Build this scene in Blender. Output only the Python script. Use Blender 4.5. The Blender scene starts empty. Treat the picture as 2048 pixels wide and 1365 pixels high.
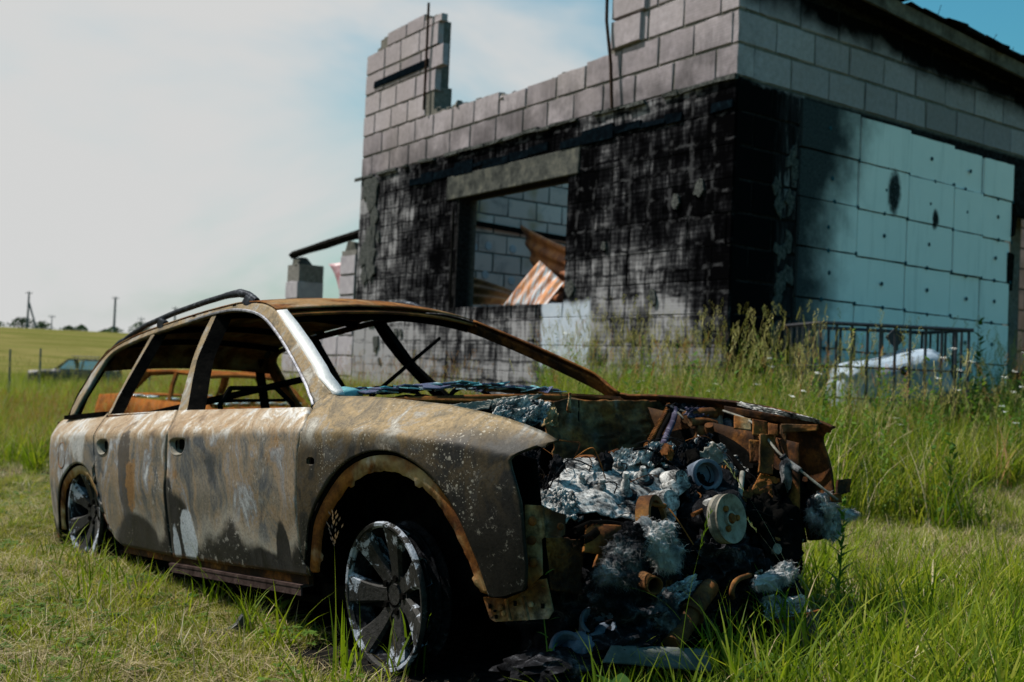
import bpy, bmesh, math, random
import numpy as np
from mathutils import Vector, Matrix, noise as mnoise

random.seed(7)
rng = np.random.default_rng(7)
scene = bpy.context.scene
COL = scene.collection

# ------------------------------------------------------------------ camera
CAM_Z = 1.0
PITCH, ROLL = 0.0253, 0.0436
cam_d = bpy.data.cameras.new('camera')
cam_d.sensor_width = 36.0
cam_d.lens = 2063.9 / 2048 * 36.0
cam_d.clip_start = 0.05
cam_d.clip_end = 4000
cam_d.dof.use_dof = True
cam_d.dof.focus_distance = 3.35
cam_d.dof.aperture_fstop = 3.6
cam = bpy.data.objects.new('camera', cam_d)
COL.objects.link(cam)
_U = Vector((0, -math.sin(PITCH), math.cos(PITCH)))
_F = Vector((0, math.cos(PITCH), math.sin(PITCH)))
_R = Vector((1, 0, 0))
_r = _R * math.cos(ROLL) + _U * math.sin(ROLL)
_u = -_R * math.sin(ROLL) + _U * math.cos(ROLL)
cam.matrix_world = Matrix(((_r.x, _u.x, -_F.x, 0), (_r.y, _u.y, -_F.y, 0), (_r.z, _u.z, -_F.z, CAM_Z), (0, 0, 0, 1)))
scene.camera = cam

# ------------------------------------------------------------------ world, sun, exposure
SUN_EL = math.radians(54)
SUN_AZ = math.atan2(-0.96, 0.26)          # compass angle from +Y towards +X
sun_dir = Vector((math.sin(SUN_AZ) * math.cos(SUN_EL), math.cos(SUN_AZ) * math.cos(SUN_EL), math.sin(SUN_EL)))
world = bpy.data.worlds.new('World')
scene.world = world
world.use_nodes = True
wt = world.node_tree
for n in list(wt.nodes):
    wt.nodes.remove(n)
def wn(t, **k):
    n = wt.nodes.new(t)
    for a, b in k.items():
        setattr(n, a, b)
    return n
sky = wn('ShaderNodeTexSky', sky_type='NISHITA', sun_disc=False)
sky.sun_elevation = SUN_EL
sky.sun_rotation = SUN_AZ
sky.altitude = 100
sky.air_density = 1.6
sky.dust_density = 2.2
sky.ozone_density = 2.0
tc = wn('ShaderNodeTexCoord')
# thin high cloud, thicker towards the sun's side of the sky
mp = wn('ShaderNodeMapping')
mp.inputs['Scale'].default_value = (1.0, 1.0, 2.6)
mp.inputs['Rotation'].default_value = (0.2, 0.3, 0.5)
nz = wn('ShaderNodeTexNoise')
nz.inputs['Scale'].default_value = 1.7
nz.inputs['Detail'].default_value = 5
nz.inputs['Roughness'].default_value = 0.52
nz.inputs['Distortion'].default_value = 0.5
wt.links.new(tc.outputs['Generated'], mp.inputs['Vector'])
wt.links.new(mp.outputs['Vector'], nz.inputs['Vector'])
dotn = wn('ShaderNodeVectorMath', operation='DOT_PRODUCT')
dotn.inputs[1].default_value = Vector((-0.93, 0.36, 0.10)).normalized()
wt.links.new(tc.outputs['Generated'], dotn.inputs[0])
mad = wn('ShaderNodeMath', operation='MULTIPLY_ADD')
mad.inputs[1].default_value = 0.70
wt.links.new(dotn.outputs['Value'], mad.inputs[0])
wt.links.new(nz.outputs['Fac'], mad.inputs[2])
cr = wn('ShaderNodeValToRGB')
cr.color_ramp.elements[0].position = 0.67
cr.color_ramp.elements[0].color = (0, 0, 0, 1)
cr.color_ramp.elements[1].position = 1.0
cr.color_ramp.elements[1].color = (1, 1, 1, 1)
cr.color_ramp.interpolation = 'EASE'
wt.links.new(mad.outputs[0], cr.inputs['Fac'])
tint = wn('ShaderNodeMix', data_type='RGBA', blend_type='MULTIPLY')
tint.inputs[0].default_value = 1.0
tint.inputs[7].default_value = (0.42, 1.12, 1.20, 1)
wt.links.new(sky.outputs['Color'], tint.inputs[6])
mixc = wn('ShaderNodeMix', data_type='RGBA')
mixc.inputs[7].default_value = (7.2, 7.25, 7.2, 1)
wt.links.new(cr.outputs['Color'], mixc.inputs[0])
wt.links.new(tint.outputs[2], mixc.inputs[6])
bg = wn('ShaderNodeBackground')
bg.inputs['Strength'].default_value = 0.07
wo = wn('ShaderNodeOutputWorld')
wt.links.new(mixc.outputs[2], bg.inputs['Color'])
wt.links.new(bg.outputs[0], wo.inputs['Surface'])

sun_d = bpy.data.lights.new('sun', 'SUN')
sun_d.energy = 5.0
sun_d.angle = math.radians(0.5)
sun_d.color = (1.0, 0.95, 0.86)
sun = bpy.data.objects.new('sun', sun_d)
COL.objects.link(sun)
sun.rotation_euler = sun_dir.to_track_quat('Z', 'Y').to_euler()

scene.view_settings.view_transform = 'Standard'
scene.view_settings.look = 'None'
scene.view_settings.exposure = 0.38
scene.view_settings.gamma = 1.0
scene.cycles.max_bounces = 5
scene.cycles.diffuse_bounces = 2
scene.cycles.glossy_bounces = 3
scene.cycles.transmission_bounces = 4
scene.cycles.transparent_max_bounces = 6
scene.cycles.use_denoising = True

# ------------------------------------------------------------------ helpers
class MB:
    """collects shapes; build() links them as one mesh object"""
    def __init__(s):
        s.v, s.f = [], []
    def add(s, verts, faces):
        o = len(s.v)
        s.v += [tuple(map(float, p)) for p in verts]
        s.f += [tuple(i + o for i in f) for f in faces]
        return s
    def box(s, c, size, rot=None, taper=1.0, jit=0.0):
        hx, hy, hz = size[0] / 2, size[1] / 2, size[2] / 2
        P = []
        for z in (-1, 1):
            k = taper if z > 0 else 1
            for x, y in ((-1, -1), (1, -1), (1, 1), (-1, 1)):
                P.append(Vector((x * hx * k + random.uniform(-jit, jit), y * hy * k + random.uniform(-jit, jit), z * hz + random.uniform(-jit, jit))))
        if rot is not None:
            P = [rot @ p for p in P]
        c = Vector(c)
        s.add([p + c for p in P], [(0, 3, 2, 1), (4, 5, 6, 7), (0, 1, 5, 4), (1, 2, 6, 5), (2, 3, 7, 6), (3, 0, 4, 7)])
        return s
    def tube(s, pts, rad, n=8, cap=True, closed=False):
        pts = [Vector(p) for p in pts]
        m = len(pts)
        rad = [rad] * m if isinstance(rad, (int, float)) else rad
        up = None
        rings = []
        for i, p in enumerate(pts):
            a = pts[(i - 1) % m] if (closed or i > 0) else p
            b = pts[(i + 1) % m] if (closed or i < m - 1) else p
            d = (b - a).normalized()
            if up is None:
                up = Vector((0, 0, 1)) if abs(d.z) < .9 else Vector((1, 0, 0))
            e1 = d.cross(up)
            if e1.length < 1e-6:
                e1 = d.orthogonal()
            e1.normalize()
            e2 = e1.cross(d).normalized()
            up = e2
            rings.append([p + (e1 * math.cos(2 * math.pi * k / n) + e2 * math.sin(2 * math.pi * k / n)) * rad[i] for k in range(n)])
        V = [q for r_ in rings for q in r_]
        Fc = []
        for i in range(m if closed else m - 1):
            j = (i + 1) % m
            for k in range(n):
                l = (k + 1) % n
                Fc.append((i * n + k, i * n + l, j * n + l, j * n + k))
        if cap and not closed:
            Fc.append(tuple(range(n - 1, -1, -1)))
            Fc.append(tuple((m - 1) * n + k for k in range(n)))
        return s.add(V, Fc)
    def lathe(s, prof, center=(0, 0, 0), axis=(0, 1, 0), n=32, closed=False):
        """prof: list of (radius, position along axis)"""
        ax = Vector(axis).normalized()
        e1 = ax.orthogonal().normalized()
        if abs(ax.z) < .9:
            e1 = Vector((0, 0, 1)) - ax * ax.z
            e1.normalize()
        e2 = ax.cross(e1)
        c = Vector(center)
        V = [c + ax * t + (e1 * math.cos(2 * math.pi * k / n) + e2 * math.sin(2 * math.pi * k / n)) * r_ for r_, t in prof for k in range(n)]
        Fc = []
        m = len(prof)
        for i in range(m if closed else m - 1):
            j = (i + 1) % m
            for k in range(n):
                l = (k + 1) % n
                Fc.append((i * n + k, j * n + k, j * n + l, i * n + l))
        return s.add(V, Fc)
    def grid(s, fn, nu, nv):
        V = [fn(i / nu, j / nv) for j in range(nv + 1) for i in range(nu + 1)]
        w = nu + 1
        return s.add(V, [(j * w + i, j * w + i + 1, (j + 1) * w + i + 1, (j + 1) * w + i) for j in range(nv) for i in range(nu)])
    def prism(s, poly, fn, depth):
        """poly 2-D outline; fn(a,b,d)->point, d = 0 or depth"""
        n = len(poly)
        V = [fn(a, b, 0) for a, b in poly] + [fn(a, b, depth) for a, b in poly]
        return s.add(V, [tuple(range(n)), tuple(range(2 * n - 1, n - 1, -1))] + [(i, i + n, (i + 1) % n + n, (i + 1) % n) for i in range(n)])
    def build(s, name, mat, parent=None, smooth=False, bevel=0.0, angle=40):
        me = bpy.data.meshes.new(name)
        me.from_pydata(s.v, [], s.f)
        me.validate()
        return link(name, me, mat, parent, smooth, bevel, angle)

def link(name, me, mat, parent=None, smooth=False, bevel=0.0, angle=40):
    o = bpy.data.objects.new(name, me)
    COL.objects.link(o)
    if mat is not None and len(me.materials) == 0:
        me.materials.append(mat)
    if parent is not None:
        o.parent = parent
    if smooth:
        me.shade_smooth()
        if hasattr(me, 'set_sharp_from_angle'):
            me.set_sharp_from_angle(angle=math.radians(angle))
    if bevel:
        m = o.modifiers.new('bevel', 'BEVEL')
        m.width = bevel
        m.segments = 2
        m.limit_method = 'ANGLE'
    return o

def solidify(o, t, offset=-1):
    m = o.modifiers.new('solid', 'SOLIDIFY')
    m.thickness = t
    m.offset = offset
    return o

def tag(o, label=None, cat=None, group=None, kind=None):
    if label: o['label'] = label
    if cat: o['category'] = cat
    if group: o['group'] = group
    if kind: o['kind'] = kind
    return o

def empty(name, loc=(0, 0, 0), rz=0.0, mat=None):
    e = bpy.data.objects.new(name, None)
    COL.objects.link(e)
    e.empty_display_size = .1
    if mat is not None:
        e.matrix_world = mat
    else:
        e.location = loc
        e.rotation_euler = (0, 0, rz)
    return e

def copy_tree(o, parent=None):
    c = o.copy()
    COL.objects.link(c)
    c.parent = parent
    for ch in list(o.children):
        copy_tree(ch, c)
    return c

def fbm(x, y=0., z=0., oct=4):
    return mnoise.fractal(Vector((x, y, z)), 1.0, 2.0, oct)

def bake(o):
    """apply an object's modifiers into its mesh"""
    dg = bpy.context.evaluated_depsgraph_get()
    me = bpy.data.meshes.new_from_object(o.evaluated_get(dg))
    old = o.data
    o.modifiers.clear()
    o.data = me
    bpy.data.meshes.remove(old)
    return o

def cut(o, cutters):
    """boolean the cutters out of o, then remove the cutters"""
    for i, c in enumerate(cutters):
        m = o.modifiers.new('cut', 'BOOLEAN')
        m.operation = 'DIFFERENCE'
        m.object = c
        m.solver = 'EXACT'
    bpy.context.view_layer.update()
    bake(o)
    for c in cutters:
        d = c.data
        bpy.data.objects.remove(c)
        bpy.data.meshes.remove(d)
    return o

class PC:
    """monotone cubic interpolation"""
    def __init__(s, x, y):
        x = np.array(x, float); y = np.array(y, float); h = np.diff(x); d = np.diff(y) / h
        m = np.zeros(len(x)); m[0] = d[0]; m[-1] = d[-1]
        for i in range(1, len(x) - 1):
            if d[i - 1] * d[i] > 0:
                w1 = 2 * h[i] + h[i - 1]; w2 = h[i] + 2 * h[i - 1]
                m[i] = (w1 + w2) / (w1 / d[i - 1] + w2 / d[i])
        s.x, s.y, s.h, s.m = x, y, h, m
    def __call__(s, q):
        q = min(max(float(q), s.x[0]), s.x[-1])
        i = min(max(int(np.searchsorted(s.x, q)) - 1, 0), len(s.h) - 1)
        t = (q - s.x[i]) / s.h[i]; h = s.h[i]
        return float((1 + 2 * t) * (1 - t) ** 2 * s.y[i] + t * (1 - t) ** 2 * h * s.m[i] + t * t * (3 - 2 * t) * s.y[i + 1] + t * t * (t - 1) * h * s.m[i + 1])

# ------------------------------------------------------------------ material helper
class MT:
    def __init__(s, name, rough=.8, spec=.0, metal=0.0):
        s.m = bpy.data.materials.new(name)
        s.m.use_nodes = True
        s.t = s.m.node_tree
        s.b = s.t.nodes['Principled BSDF']
        s.b.inputs['Roughness'].default_value = rough
        s.b.inputs['Specular IOR Level'].default_value = spec
        s.b.inputs['Metallic'].default_value = metal
    def n(s, t, **k):
        x = s.t.nodes.new(t)
        for a, b in k.items():
            setattr(x, a, b)
        return x
    def put(s, sock, val):
        if val is None:
            return
        if isinstance(val, bpy.types.NodeSocket):
            s.t.links.new(val, sock)
        elif isinstance(val, (tuple, list)):
            sock.default_value = tuple(val) + ((1,) if len(val) == 3 and sock.type == 'RGBA' else ())
        else:
            sock.default_value = val
    def obj(s):
        return s.n('ShaderNodeTexCoord').outputs['Object']
    def pos(s):
        return s.n('ShaderNodeNewGeometry').outputs['Position']
    def local(s, loc, rz):
        x = s.n('ShaderNodeMapping', vector_type='TEXTURE')
        x.inputs['Location'].default_value = loc
        x.inputs['Rotation'].default_value = (0, 0, rz)
        s.put(x.inputs['Vector'], s.pos())
        return x.outputs[0]
    def scl(s, vec, sc):
        x = s.n('ShaderNodeVectorMath', operation='MULTIPLY')
        s.put(x.inputs[0], vec)
        x.inputs[1].default_value = sc
        return x.outputs[0]
    def vadd(s, a, b):
        x = s.n('ShaderNodeVectorMath', operation='ADD')
        s.put(x.inputs[0], a); s.put(x.inputs[1], b)
        return x.outputs[0]
    def noise(s, vec, scale, detail=4, rough=.6, dist=0.0, col=False):
        x = s.n('ShaderNodeTexNoise')
        s.put(x.inputs['Vector'], vec)
        x.inputs['Scale'].default_value = scale
        x.inputs['Detail'].default_value = detail
        x.inputs['Roughness'].default_value = rough
        x.inputs['Distortion'].default_value = dist
        return x.outputs['Color' if col else 'Fac']
    def voro(s, vec, scale, feature='F1', rnd=1.0):
        x = s.n('ShaderNodeTexVoronoi', feature=feature)
        s.put(x.inputs['Vector'], vec)
        x.inputs['Scale'].default_value = scale
        x.inputs['Randomness'].default_value = rnd
        return x.outputs['Distance']
    def ramp(s, fac, stops, interp='LINEAR'):
        x = s.n('ShaderNodeValToRGB')
        e = x.color_ramp
        e.interpolation = interp
        while len(e.elements) < len(stops):
            e.elements.new(.5)
        for i, (p_, c) in enumerate(stops):
            e.elements[i].position = p_
            c = (c, c, c) if isinstance(c, (int, float)) else c
            e.elements[i].color = tuple(c) + (1,)
        s.put(x.inputs['Fac'], fac)
        return x.outputs['Color']
    def step(s, fac, a, b):
        """0 below a, 1 above b (a may exceed b)"""
        x = s.n('ShaderNodeMapRange', interpolation_type='SMOOTHSTEP')
        s.put(x.inputs['Value'], fac)
        x.inputs['From Min'].default_value = a
        x.inputs['From Max'].default_value = b
        return x.outputs[0]
    def mix(s, fac, a, b, mode='MIX'):
        x = s.n('ShaderNodeMix', data_type='RGBA', blend_type=mode)
        s.put(x.inputs[0], fac)
        s.put(x.inputs[6], a)
        s.put(x.inputs[7], b)
        return x.outputs[2]
    def math(s, op, a, b=None, c=None):
        x = s.n('ShaderNodeMath', operation=op)
        s.put(x.inputs[0], a)
        s.put(x.inputs[1], b)
        s.put(x.inputs[2], c)
        return x.outputs[0]
    def sep(s, vec):
        x = s.n('ShaderNodeSeparateXYZ')
        s.put(x.inputs[0], vec)
        return x.outputs
    def rnd(s):
        return s.n('ShaderNodeObjectInfo').outputs['Random']
    def bump(s, h, strength=.3, dist=.01):
        x = s.n('ShaderNodeBump')
        x.inputs['Strength'].default_value = strength
        x.inputs['Distance'].default_value = dist
        s.put(x.inputs['Height'], h)
        s.t.links.new(x.outputs[0], s.b.inputs['Normal'])
        return s
    def done(s, color=None, rough=None, metal=None):
        s.put(s.b.inputs['Base Color'], color)
        s.put(s.b.inputs['Roughness'], rough)
        s.put(s.b.inputs['Metallic'], metal)
        return s.m

# ------------------------------------------------------------------ terrain
BX, BY, BROT = 2.4258, 11.6698, math.radians(35.0)     # corner of the building, turn of its frame
_cb, _sb = math.cos(BROT), math.sin(BROT)
def to_b(x, y):
    dx, dy = x - BX, y - BY
    return dx * _cb + dy * _sb, -dx * _sb + dy * _cb
def sm(a, b, x):
    t = np.clip((x - a) / (b - a), 0, 1)
    return t * t * (3 - 2 * t)
def height(x, y):
    x = np.asarray(x, float); y = np.asarray(y, float)
    r = np.hypot(x, y)
    k = 1 - sm(45, 110, r)
    h = (0.0376 * (x + .35) - 0.0127 * (y - 3.34)) * k - 1.0 * (1 - k)
    h = h + np.where(x > 2, -.02 * (x - 2) * k, 0)
    # hill on the left
    h = h + 6.0 * sm(48, 205, r) * sm(25, -30, x - .1 * y) - 2.0 * sm(210, 500, r) * sm(25, -30, x - .1 * y)
    # mound the building stands on
    bx, by = to_b(x, y)
    d = np.hypot(np.maximum(-bx, 0), np.maximum(-by, 0))
    d = np.where((bx < 0) | (by < 0), d, 0)
    far = sm(11, 15, by) 
    m = sm(5.6, .2, d) * (1 - far * .8)
    h = h * (1 - m) + .52 * m
    h = h + .018 * np.sin(x * 2.3 + 1.1 * np.sin(y * 1.7)) * np.sin(y * 1.9 + x * .4) * sm(1.5, 4, r)
    return h
def hgt(x, y):
    return float(height(x, y))

def ground_material():
    m = MT('soil', rough=.95, spec=0)
    P = m.pos()
    n1 = m.noise(P, 1.3, 6, .65)
    n2 = m.noise(P, 22, 5, .7)
    n3 = m.noise(P, .22, 4, .6, .6)
    soil = m.ramp(n2, [(.25, (.035, .026, .016)), (.55, (.085, .066, .038)), (.8, (.17, .14, .085))])
    grass = m.ramp(m.noise(P, 34, 5, .75), [(.25, (.018, .03, .006)), (.5, (.055, .085, .016)), (.75, (.13, .15, .035))])
    near = m.mix(m.step(n1, .38, .62), soil, grass)
    # far field: bands of greener and browner grass
    xyz = m.sep(P)
    band = m.noise(m.scl(P, (.02, .075, 0)), 1.5, 5, .65)
    fieldc = m.ramp(band, [(.3, (.055, .068, .014)), (.44, (.080, .090, .022)), (.52, (.135, .120, .045)), (.6, (.085, .088, .024)), (.75, (.06, .075, .016))])
    fieldc = m.mix(m.ramp(m.noise(P, 2.5, 6, .8), [(.3, 0), (.75, 1)]), fieldc, m.mix(1, fieldc, (1.5, 1.4, 1.3), 'MULTIPLY'))
    dist = m.n('ShaderNodeVectorMath', operation='LENGTH')
    m.put(dist.inputs[0], P)
    col = m.mix(m.step(dist.outputs['Value'], 11, 24), near, fieldc)
    # scorched ash under and in front of the wreck
    sc = m.n('ShaderNodeMapping', vector_type='TEXTURE')
    sc.inputs['Location'].default_value = (-.35, 4.5, 0)
    sc.inputs['Rotation'].default_value = (0, 0, -.849)
    sc.inputs['Scale'].default_value = (2.55, 1.12, 50)
    m.put(sc.inputs['Vector'], P)
    ln = m.n('ShaderNodeVectorMath', operation='LENGTH')
    m.put(ln.inputs[0], sc.outputs[0])
    ash = m.math('ADD', ln.outputs['Value'], m.math('MULTIPLY', m.math('SUBTRACT', n1, .5), .7))
    ashc = m.ramp(n2, [(.3, (.006, .006, .006)), (.6, (.02, .019, .018)), (.78, (.10, .095, .09))])
    col = m.mix(m.step(ash, 1.08, .86), col, ashc)
    m.bump(m.noise(P, 40, 6, .8), .8, .03)
    return m.done(col)

gm = MB()
_rad = [0.0] + list(np.geomspace(.6, 30, 120)) + list(np.geomspace(31.5, 1800, 60))
_na = 200
_gv = []
for r_ in _rad:
    for k in range(_na):
        a = 2 * math.pi * k / _na
        _gv.append((r_ * math.sin(a), r_ * math.cos(a)))
_gx = np.array(_gv)
_gz = height(_gx[:, 0], _gx[:, 1])
gm.v = [(float(p[0]), float(p[1]), float(z)) for p, z in zip(_gx, _gz)]
gm.f = [(i * _na + k, i * _na + (k + 1) % _na, (i + 1) * _na + (k + 1) % _na, (i + 1) * _na + k) for i in range(1, len(_rad) - 1) for k in range(_na)]
gm.f += [(0, _na + (k + 1) % _na, _na + k) for k in range(_na)]
ground = gm.build('ground', ground_material(), smooth=True)
tag(ground, kind='structure')

# ------------------------------------------------------------------ building
BLEN, BH = .69, .388          # block length and course height
bld = empty('ruined_building', (BX, BY, 0), BROT)
tag(bld, 'burnt-out block building with sooty walls and missing roof', 'building')

def bmat_common(name, **k):
    m = MT(name, **k)
    L = m.local((BX, BY, 0), BROT)
    X, Y, Z = m.sep(L)
    return m, L, X, Y, Z
def mrect(m, a, b, a0, a1, b0, b1, s=.1, nz_=None, amp=.3):
    if nz_ is not None:
        o = m.math('MULTIPLY', m.math('SUBTRACT', nz_, .5), amp)
        a = m.math('ADD', a, o); b = m.math('ADD', b, o)
    r_ = m.math('MULTIPLY', m.step(a, a0 - s, a0 + s), m.step(a, a1 + s, a1 - s))
    return m.math('MULTIPLY', r_, m.math('MULTIPLY', m.step(b, b0 - s, b0 + s), m.step(b, b1 + s, b1 - s)))

def block_material():
    m, L, X, Y, Z = bmat_common('block', rough=.92, spec=0)
    n1 = m.noise(L, 1.6, 5, .6)
    n2 = m.noise(L, 14, 5, .7)
    nf = m.noise(L, 60, 3, .7)
    base = m.ramp(m.rnd(), [(0, (.27, .235, .258)), (.5, (.36, .315, .345)), (1, (.44, .39, .42))])
    base = m.mix(m.ramp(n2, [(.3, .0), (.75, .55)]), base, (.145, .135, .132))
    base = m.mix(m.ramp(m.noise(L, .55, 3, .5), [(.45, 0), (.8, .35)]), base, (.20, .165, .13))
    # soot on the left front below the ledge
    onleft = m.step(X, .45, .2)
    low = m.math('MULTIPLY', onleft, m.step(m.math('ADD', Z, m.math('MULTIPLY', m.math('SUBTRACT', n2, .5), .16)), 4.47, 4.41))
    streak = m.noise(m.scl(L, (7, 7, 1.1)), 1.5, 6, .68)
    tile = m.noise(m.scl(L, (1.5, 1.5, 2.6)), 1.1, 2, .5)
    wmesh = m.n('ShaderNodeTexWave', wave_type='BANDS', bands_direction='Z', wave_profile='SIN')
    m.put(wmesh.inputs['Vector'], L)
    wmesh.inputs['Scale'].default_value = 5.2
    wmesh.inputs['Distortion'].default_value = 3.0
    wmesh.inputs['Detail'].default_value = 3
    mixed = m.math('ADD', m.math('MULTIPLY', streak, .6), m.math('MULTIPLY', tile, .5))
    mixed = m.math('ADD', mixed, m.math('MULTIPLY', wmesh.outputs['Fac'], .04))
    wob = m.math('MULTIPLY', m.math('SUBTRACT', m.noise(L, 2.2, 4, .65), .5), .22)
    def lines(c, per_, ph):
        fr = m.math('FRACT', m.math('DIVIDE', m.math('ADD', m.math('ADD', c, wob), ph), per_))
        return m.step(m.math('ABSOLUTE', m.math('SUBTRACT', fr, .5)), .40, .47)
    gridl = m.math('MAXIMUM', m.math('MULTIPLY', lines(Z, .295, .1), .9), m.math('MULTIPLY', lines(Y, .36, .05), .75))
    smear = m.noise(m.scl(L, (2.2, 2.2, .9)), 1.3, 6, .7, 1.2)
    mixed = m.math('SUBTRACT', mixed, m.math('MULTIPLY', gridl, .11))
    mixed = m.math('ADD', mixed, m.math('MULTIPLY', m.math('SUBTRACT', smear, .5), .42))
    # how bare the wall is: far end, foot and a band beside the window are paler, the middle is black
    bare = m.math('ADD', m.math('MULTIPLY', m.step(Y, 6.4, 8.4), .15), m.math('MULTIPLY', m.step(Z, 2.15, 1.6), .20))
    bare = m.math('ADD', bare, m.math('MULTIPLY', mrect(m, Y, Z, .7, 3.0, 1.7, 2.75, .3), .135))
    bare = m.math('ADD', bare, m.math('MULTIPLY', mrect(m, Y, Z, -.5, 3.0, 4.2, 4.5, .1), .17))
    bare = m.math('SUBTRACT', bare, m.math('MULTIPLY', m.step(Y, .75, .1), .10))
    fl = m.math('ADD', m.math('ADD', mixed, bare), m.math('MULTIPLY', m.math('SUBTRACT', m.rnd(), .5), .06))
    lowcol = m.ramp(fl, [(.50, (.0015, .0015, .0018)), (.60, (.006, .006, .007)), (.675, (.026, .026, .029)), (.75, (.10, .098, .104)), (.86, (.26, .255, .27))])
    lowcol = m.mix(m.math('MULTIPLY', gridl, m.math('MULTIPLY', m.step(m.noise(L, 3.5, 4, .6), .46, .62), .55)), lowcol, (.085, .085, .092))
    clean = mrect(m, Y, Z, 2.45, 3.5, 1.0, 1.93, .05, n1, .35)
    lowcol = m.mix(m.math('MULTIPLY', clean, .95), lowcol, m.mix(n2, (.32, .40, .52), (.50, .52, .56)))
    col = m.mix(low, base, lowcol)
    # smoke just above the ledge and grime under the broken top
    sm1 = m.math('MULTIPLY', onleft, m.math('MULTIPLY', m.step(m.math('ADD', Z, m.math('MULTIPLY', m.math('SUBTRACT', streak, .5), 1.2)), 5.5, 4.4), m.step(n1, .33, .60)))
    col = m.mix(m.math('MULTIPLY', m.math('MULTIPLY', sm1, m.math('SUBTRACT', 1.0, low)), .62), col, (.022, .021, .021))
    # right front: soot under the eaves, black corner strip
    onright = m.math('MULTIPLY', m.step(Y, .3, .15), m.step(X, .02, .05))
    ev = m.math('ADD', Z, m.math('ADD', m.math('MULTIPLY', X, .066), m.math('MULTIPLY', m.math('SUBTRACT', n1, .5), .55)))
    col = m.mix(m.math('MULTIPLY', onright, m.step(ev, 5.28, 5.60)), col, (.004, .004, .004))
    strip = m.math('MULTIPLY', onright, m.step(m.math('ADD', Z, m.math('MULTIPLY', m.math('SUBTRACT', n2, .5), .2)), 4.46, 4.36))
    stc = m.ramp(m.math('ADD', m.math('MULTIPLY', streak, .7), m.math('MULTIPLY', m.step(X, .5, .9), .22)), [(.46, (.004, .004, .0045)), (.60, (.02, .02, .022)), (.72, (.24, .235, .24))])
    col = m.mix(m.math('MULTIPLY', strip, m.step(X, 5.2, 5.1)), col, stc)
    wv = m.n('ShaderNodeTexWave', wave_type='BANDS', bands_direction='Z')
    m.put(wv.inputs['Vector'], L)
    wv.inputs['Scale'].default_value = 9.0
    wv.inputs['Distortion'].default_value = 1.2
    wv.inputs['Detail'].default_value = 2
    hgt_ = m.math('ADD', m.math('MULTIPLY', wv.outputs['Fac'], .5), m.math('ADD', nf, m.math('MULTIPLY', n2, .8)))
    m.bump(hgt_, .3, .005)
    return m.done(col)

def mortar_material():
    m, L, X, Y, Z = bmat_common('mortar', rough=.95, spec=0)
    n2 = m.noise(L, 18, 5, .7)
    n1 = m.noise(L, 1.6, 5, .6)
    col = m.ramp(n2, [(.3, (.09, .085, .075)), (.6, (.17, .16, .145)), (.8, (.26, .25, .23))])
    low = m.math('MULTIPLY', m.step(X, .45, .2), m.step(Z, 4.47, 4.41))
    right = m.math('MULTIPLY', m.step(Y, .3, .1), m.step(Z, 4.46, 4.38))
    ev = m.math('ADD', Z, m.math('ADD', m.math('MULTIPLY', X, .066), m.math('MULTIPLY', m.math('SUBTRACT', n1, .5), .55)))
    eav = m.math('MULTIPLY', m.step(Y, .3, .15), m.step(ev, 5.28, 5.60))
    k = m.math('MAXIMUM', m.math('MAXIMUM', low, right), eav)
    col = m.mix(k, col, m.ramp(n2, [(.35, (.005, .005, .005)), (.75, (.03, .03, .032))]))
    m.bump(n2, .8, .02)
    return m.done(col)

M_BLOCK, M_MORTAR = block_material(), mortar_material()
def inner_block_material():
    m = MT('inner_block', rough=.9, spec=0)
    P = m.pos()
    c = m.ramp(m.rnd(), [(0, (.58, .42, .37)), (.5, (.72, .53, .46)), (1, (.78, .60, .53))])
    c = m.mix(m.ramp(m.noise(P, 1.4, 5, .65, .5), [(.5, 0), (.72, .75)]), c, (.15, .13, .13))
    c = m.mix(m.ramp(m.noise(P, .9, 3, .5), [(.56, 0), (.68, .8)]), c, (.34, .22, .08))
    m.bump(m.noise(P, 40, 4, .7), .3, .006)
    return m.done(c)
M_INNER = inner_block_material()

def simple(name, stops, scale=8, rough=.8, spec=0., metal=0., bump=.3, bd=.01, detail=5, sc3=(1, 1, 1), dist=0.0):
    m = MT(name, rough=rough, spec=spec, metal=metal)
    P = m.scl(m.pos(), sc3)
    n = m.noise(P, scale, detail, .68, dist)
    if bump:
        m.bump(m.noise(P, scale * 3, 5, .7), bump, bd)
    return m.done(m.ramp(n, stops))
M_CONC = simple('lintel_concrete', [(.3, (.022, .024, .024)), (.5, (.065, .067, .062)), (.75, (.15, .145, .12))], 5, bump=.5)
M_CHAR = simple('charred_timber', [(.3, (.003, .003, .003)), (.6, (.014, .013, .012)), (.8, (.05, .045, .04))], 9, bump=1, bd=.03)
M_FASCIA = simple('fascia_board', [(.3, (.05, .042, .034)), (.55, (.13, .11, .09)), (.8, (.24, .21, .17))], 5, bump=.6)
M_BITUMEN = simple('bitumen_strip', [(.3, (.0015, .002, .003)), (.6, (.003, .006, .009)), (.8, (.010, .025, .034))], 12, rough=.5)
M_ROD = simple('rebar_steel', [(.3, (.012, .010, .010)), (.7, (.06, .035, .025))], 30, rough=.6)
M_DISC = simple('plaster_dot', [(.3, (.42, .41, .43)), (.7, (.55, .54, .56))], 20)
M_CRUST = simple('burnt_plaster_crust', [(.3, (.018, .02, .02)), (.5, (.075, .08, .078)), (.7, (.16, .165, .155))], 26, bump=1.0, bd=.03)

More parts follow.
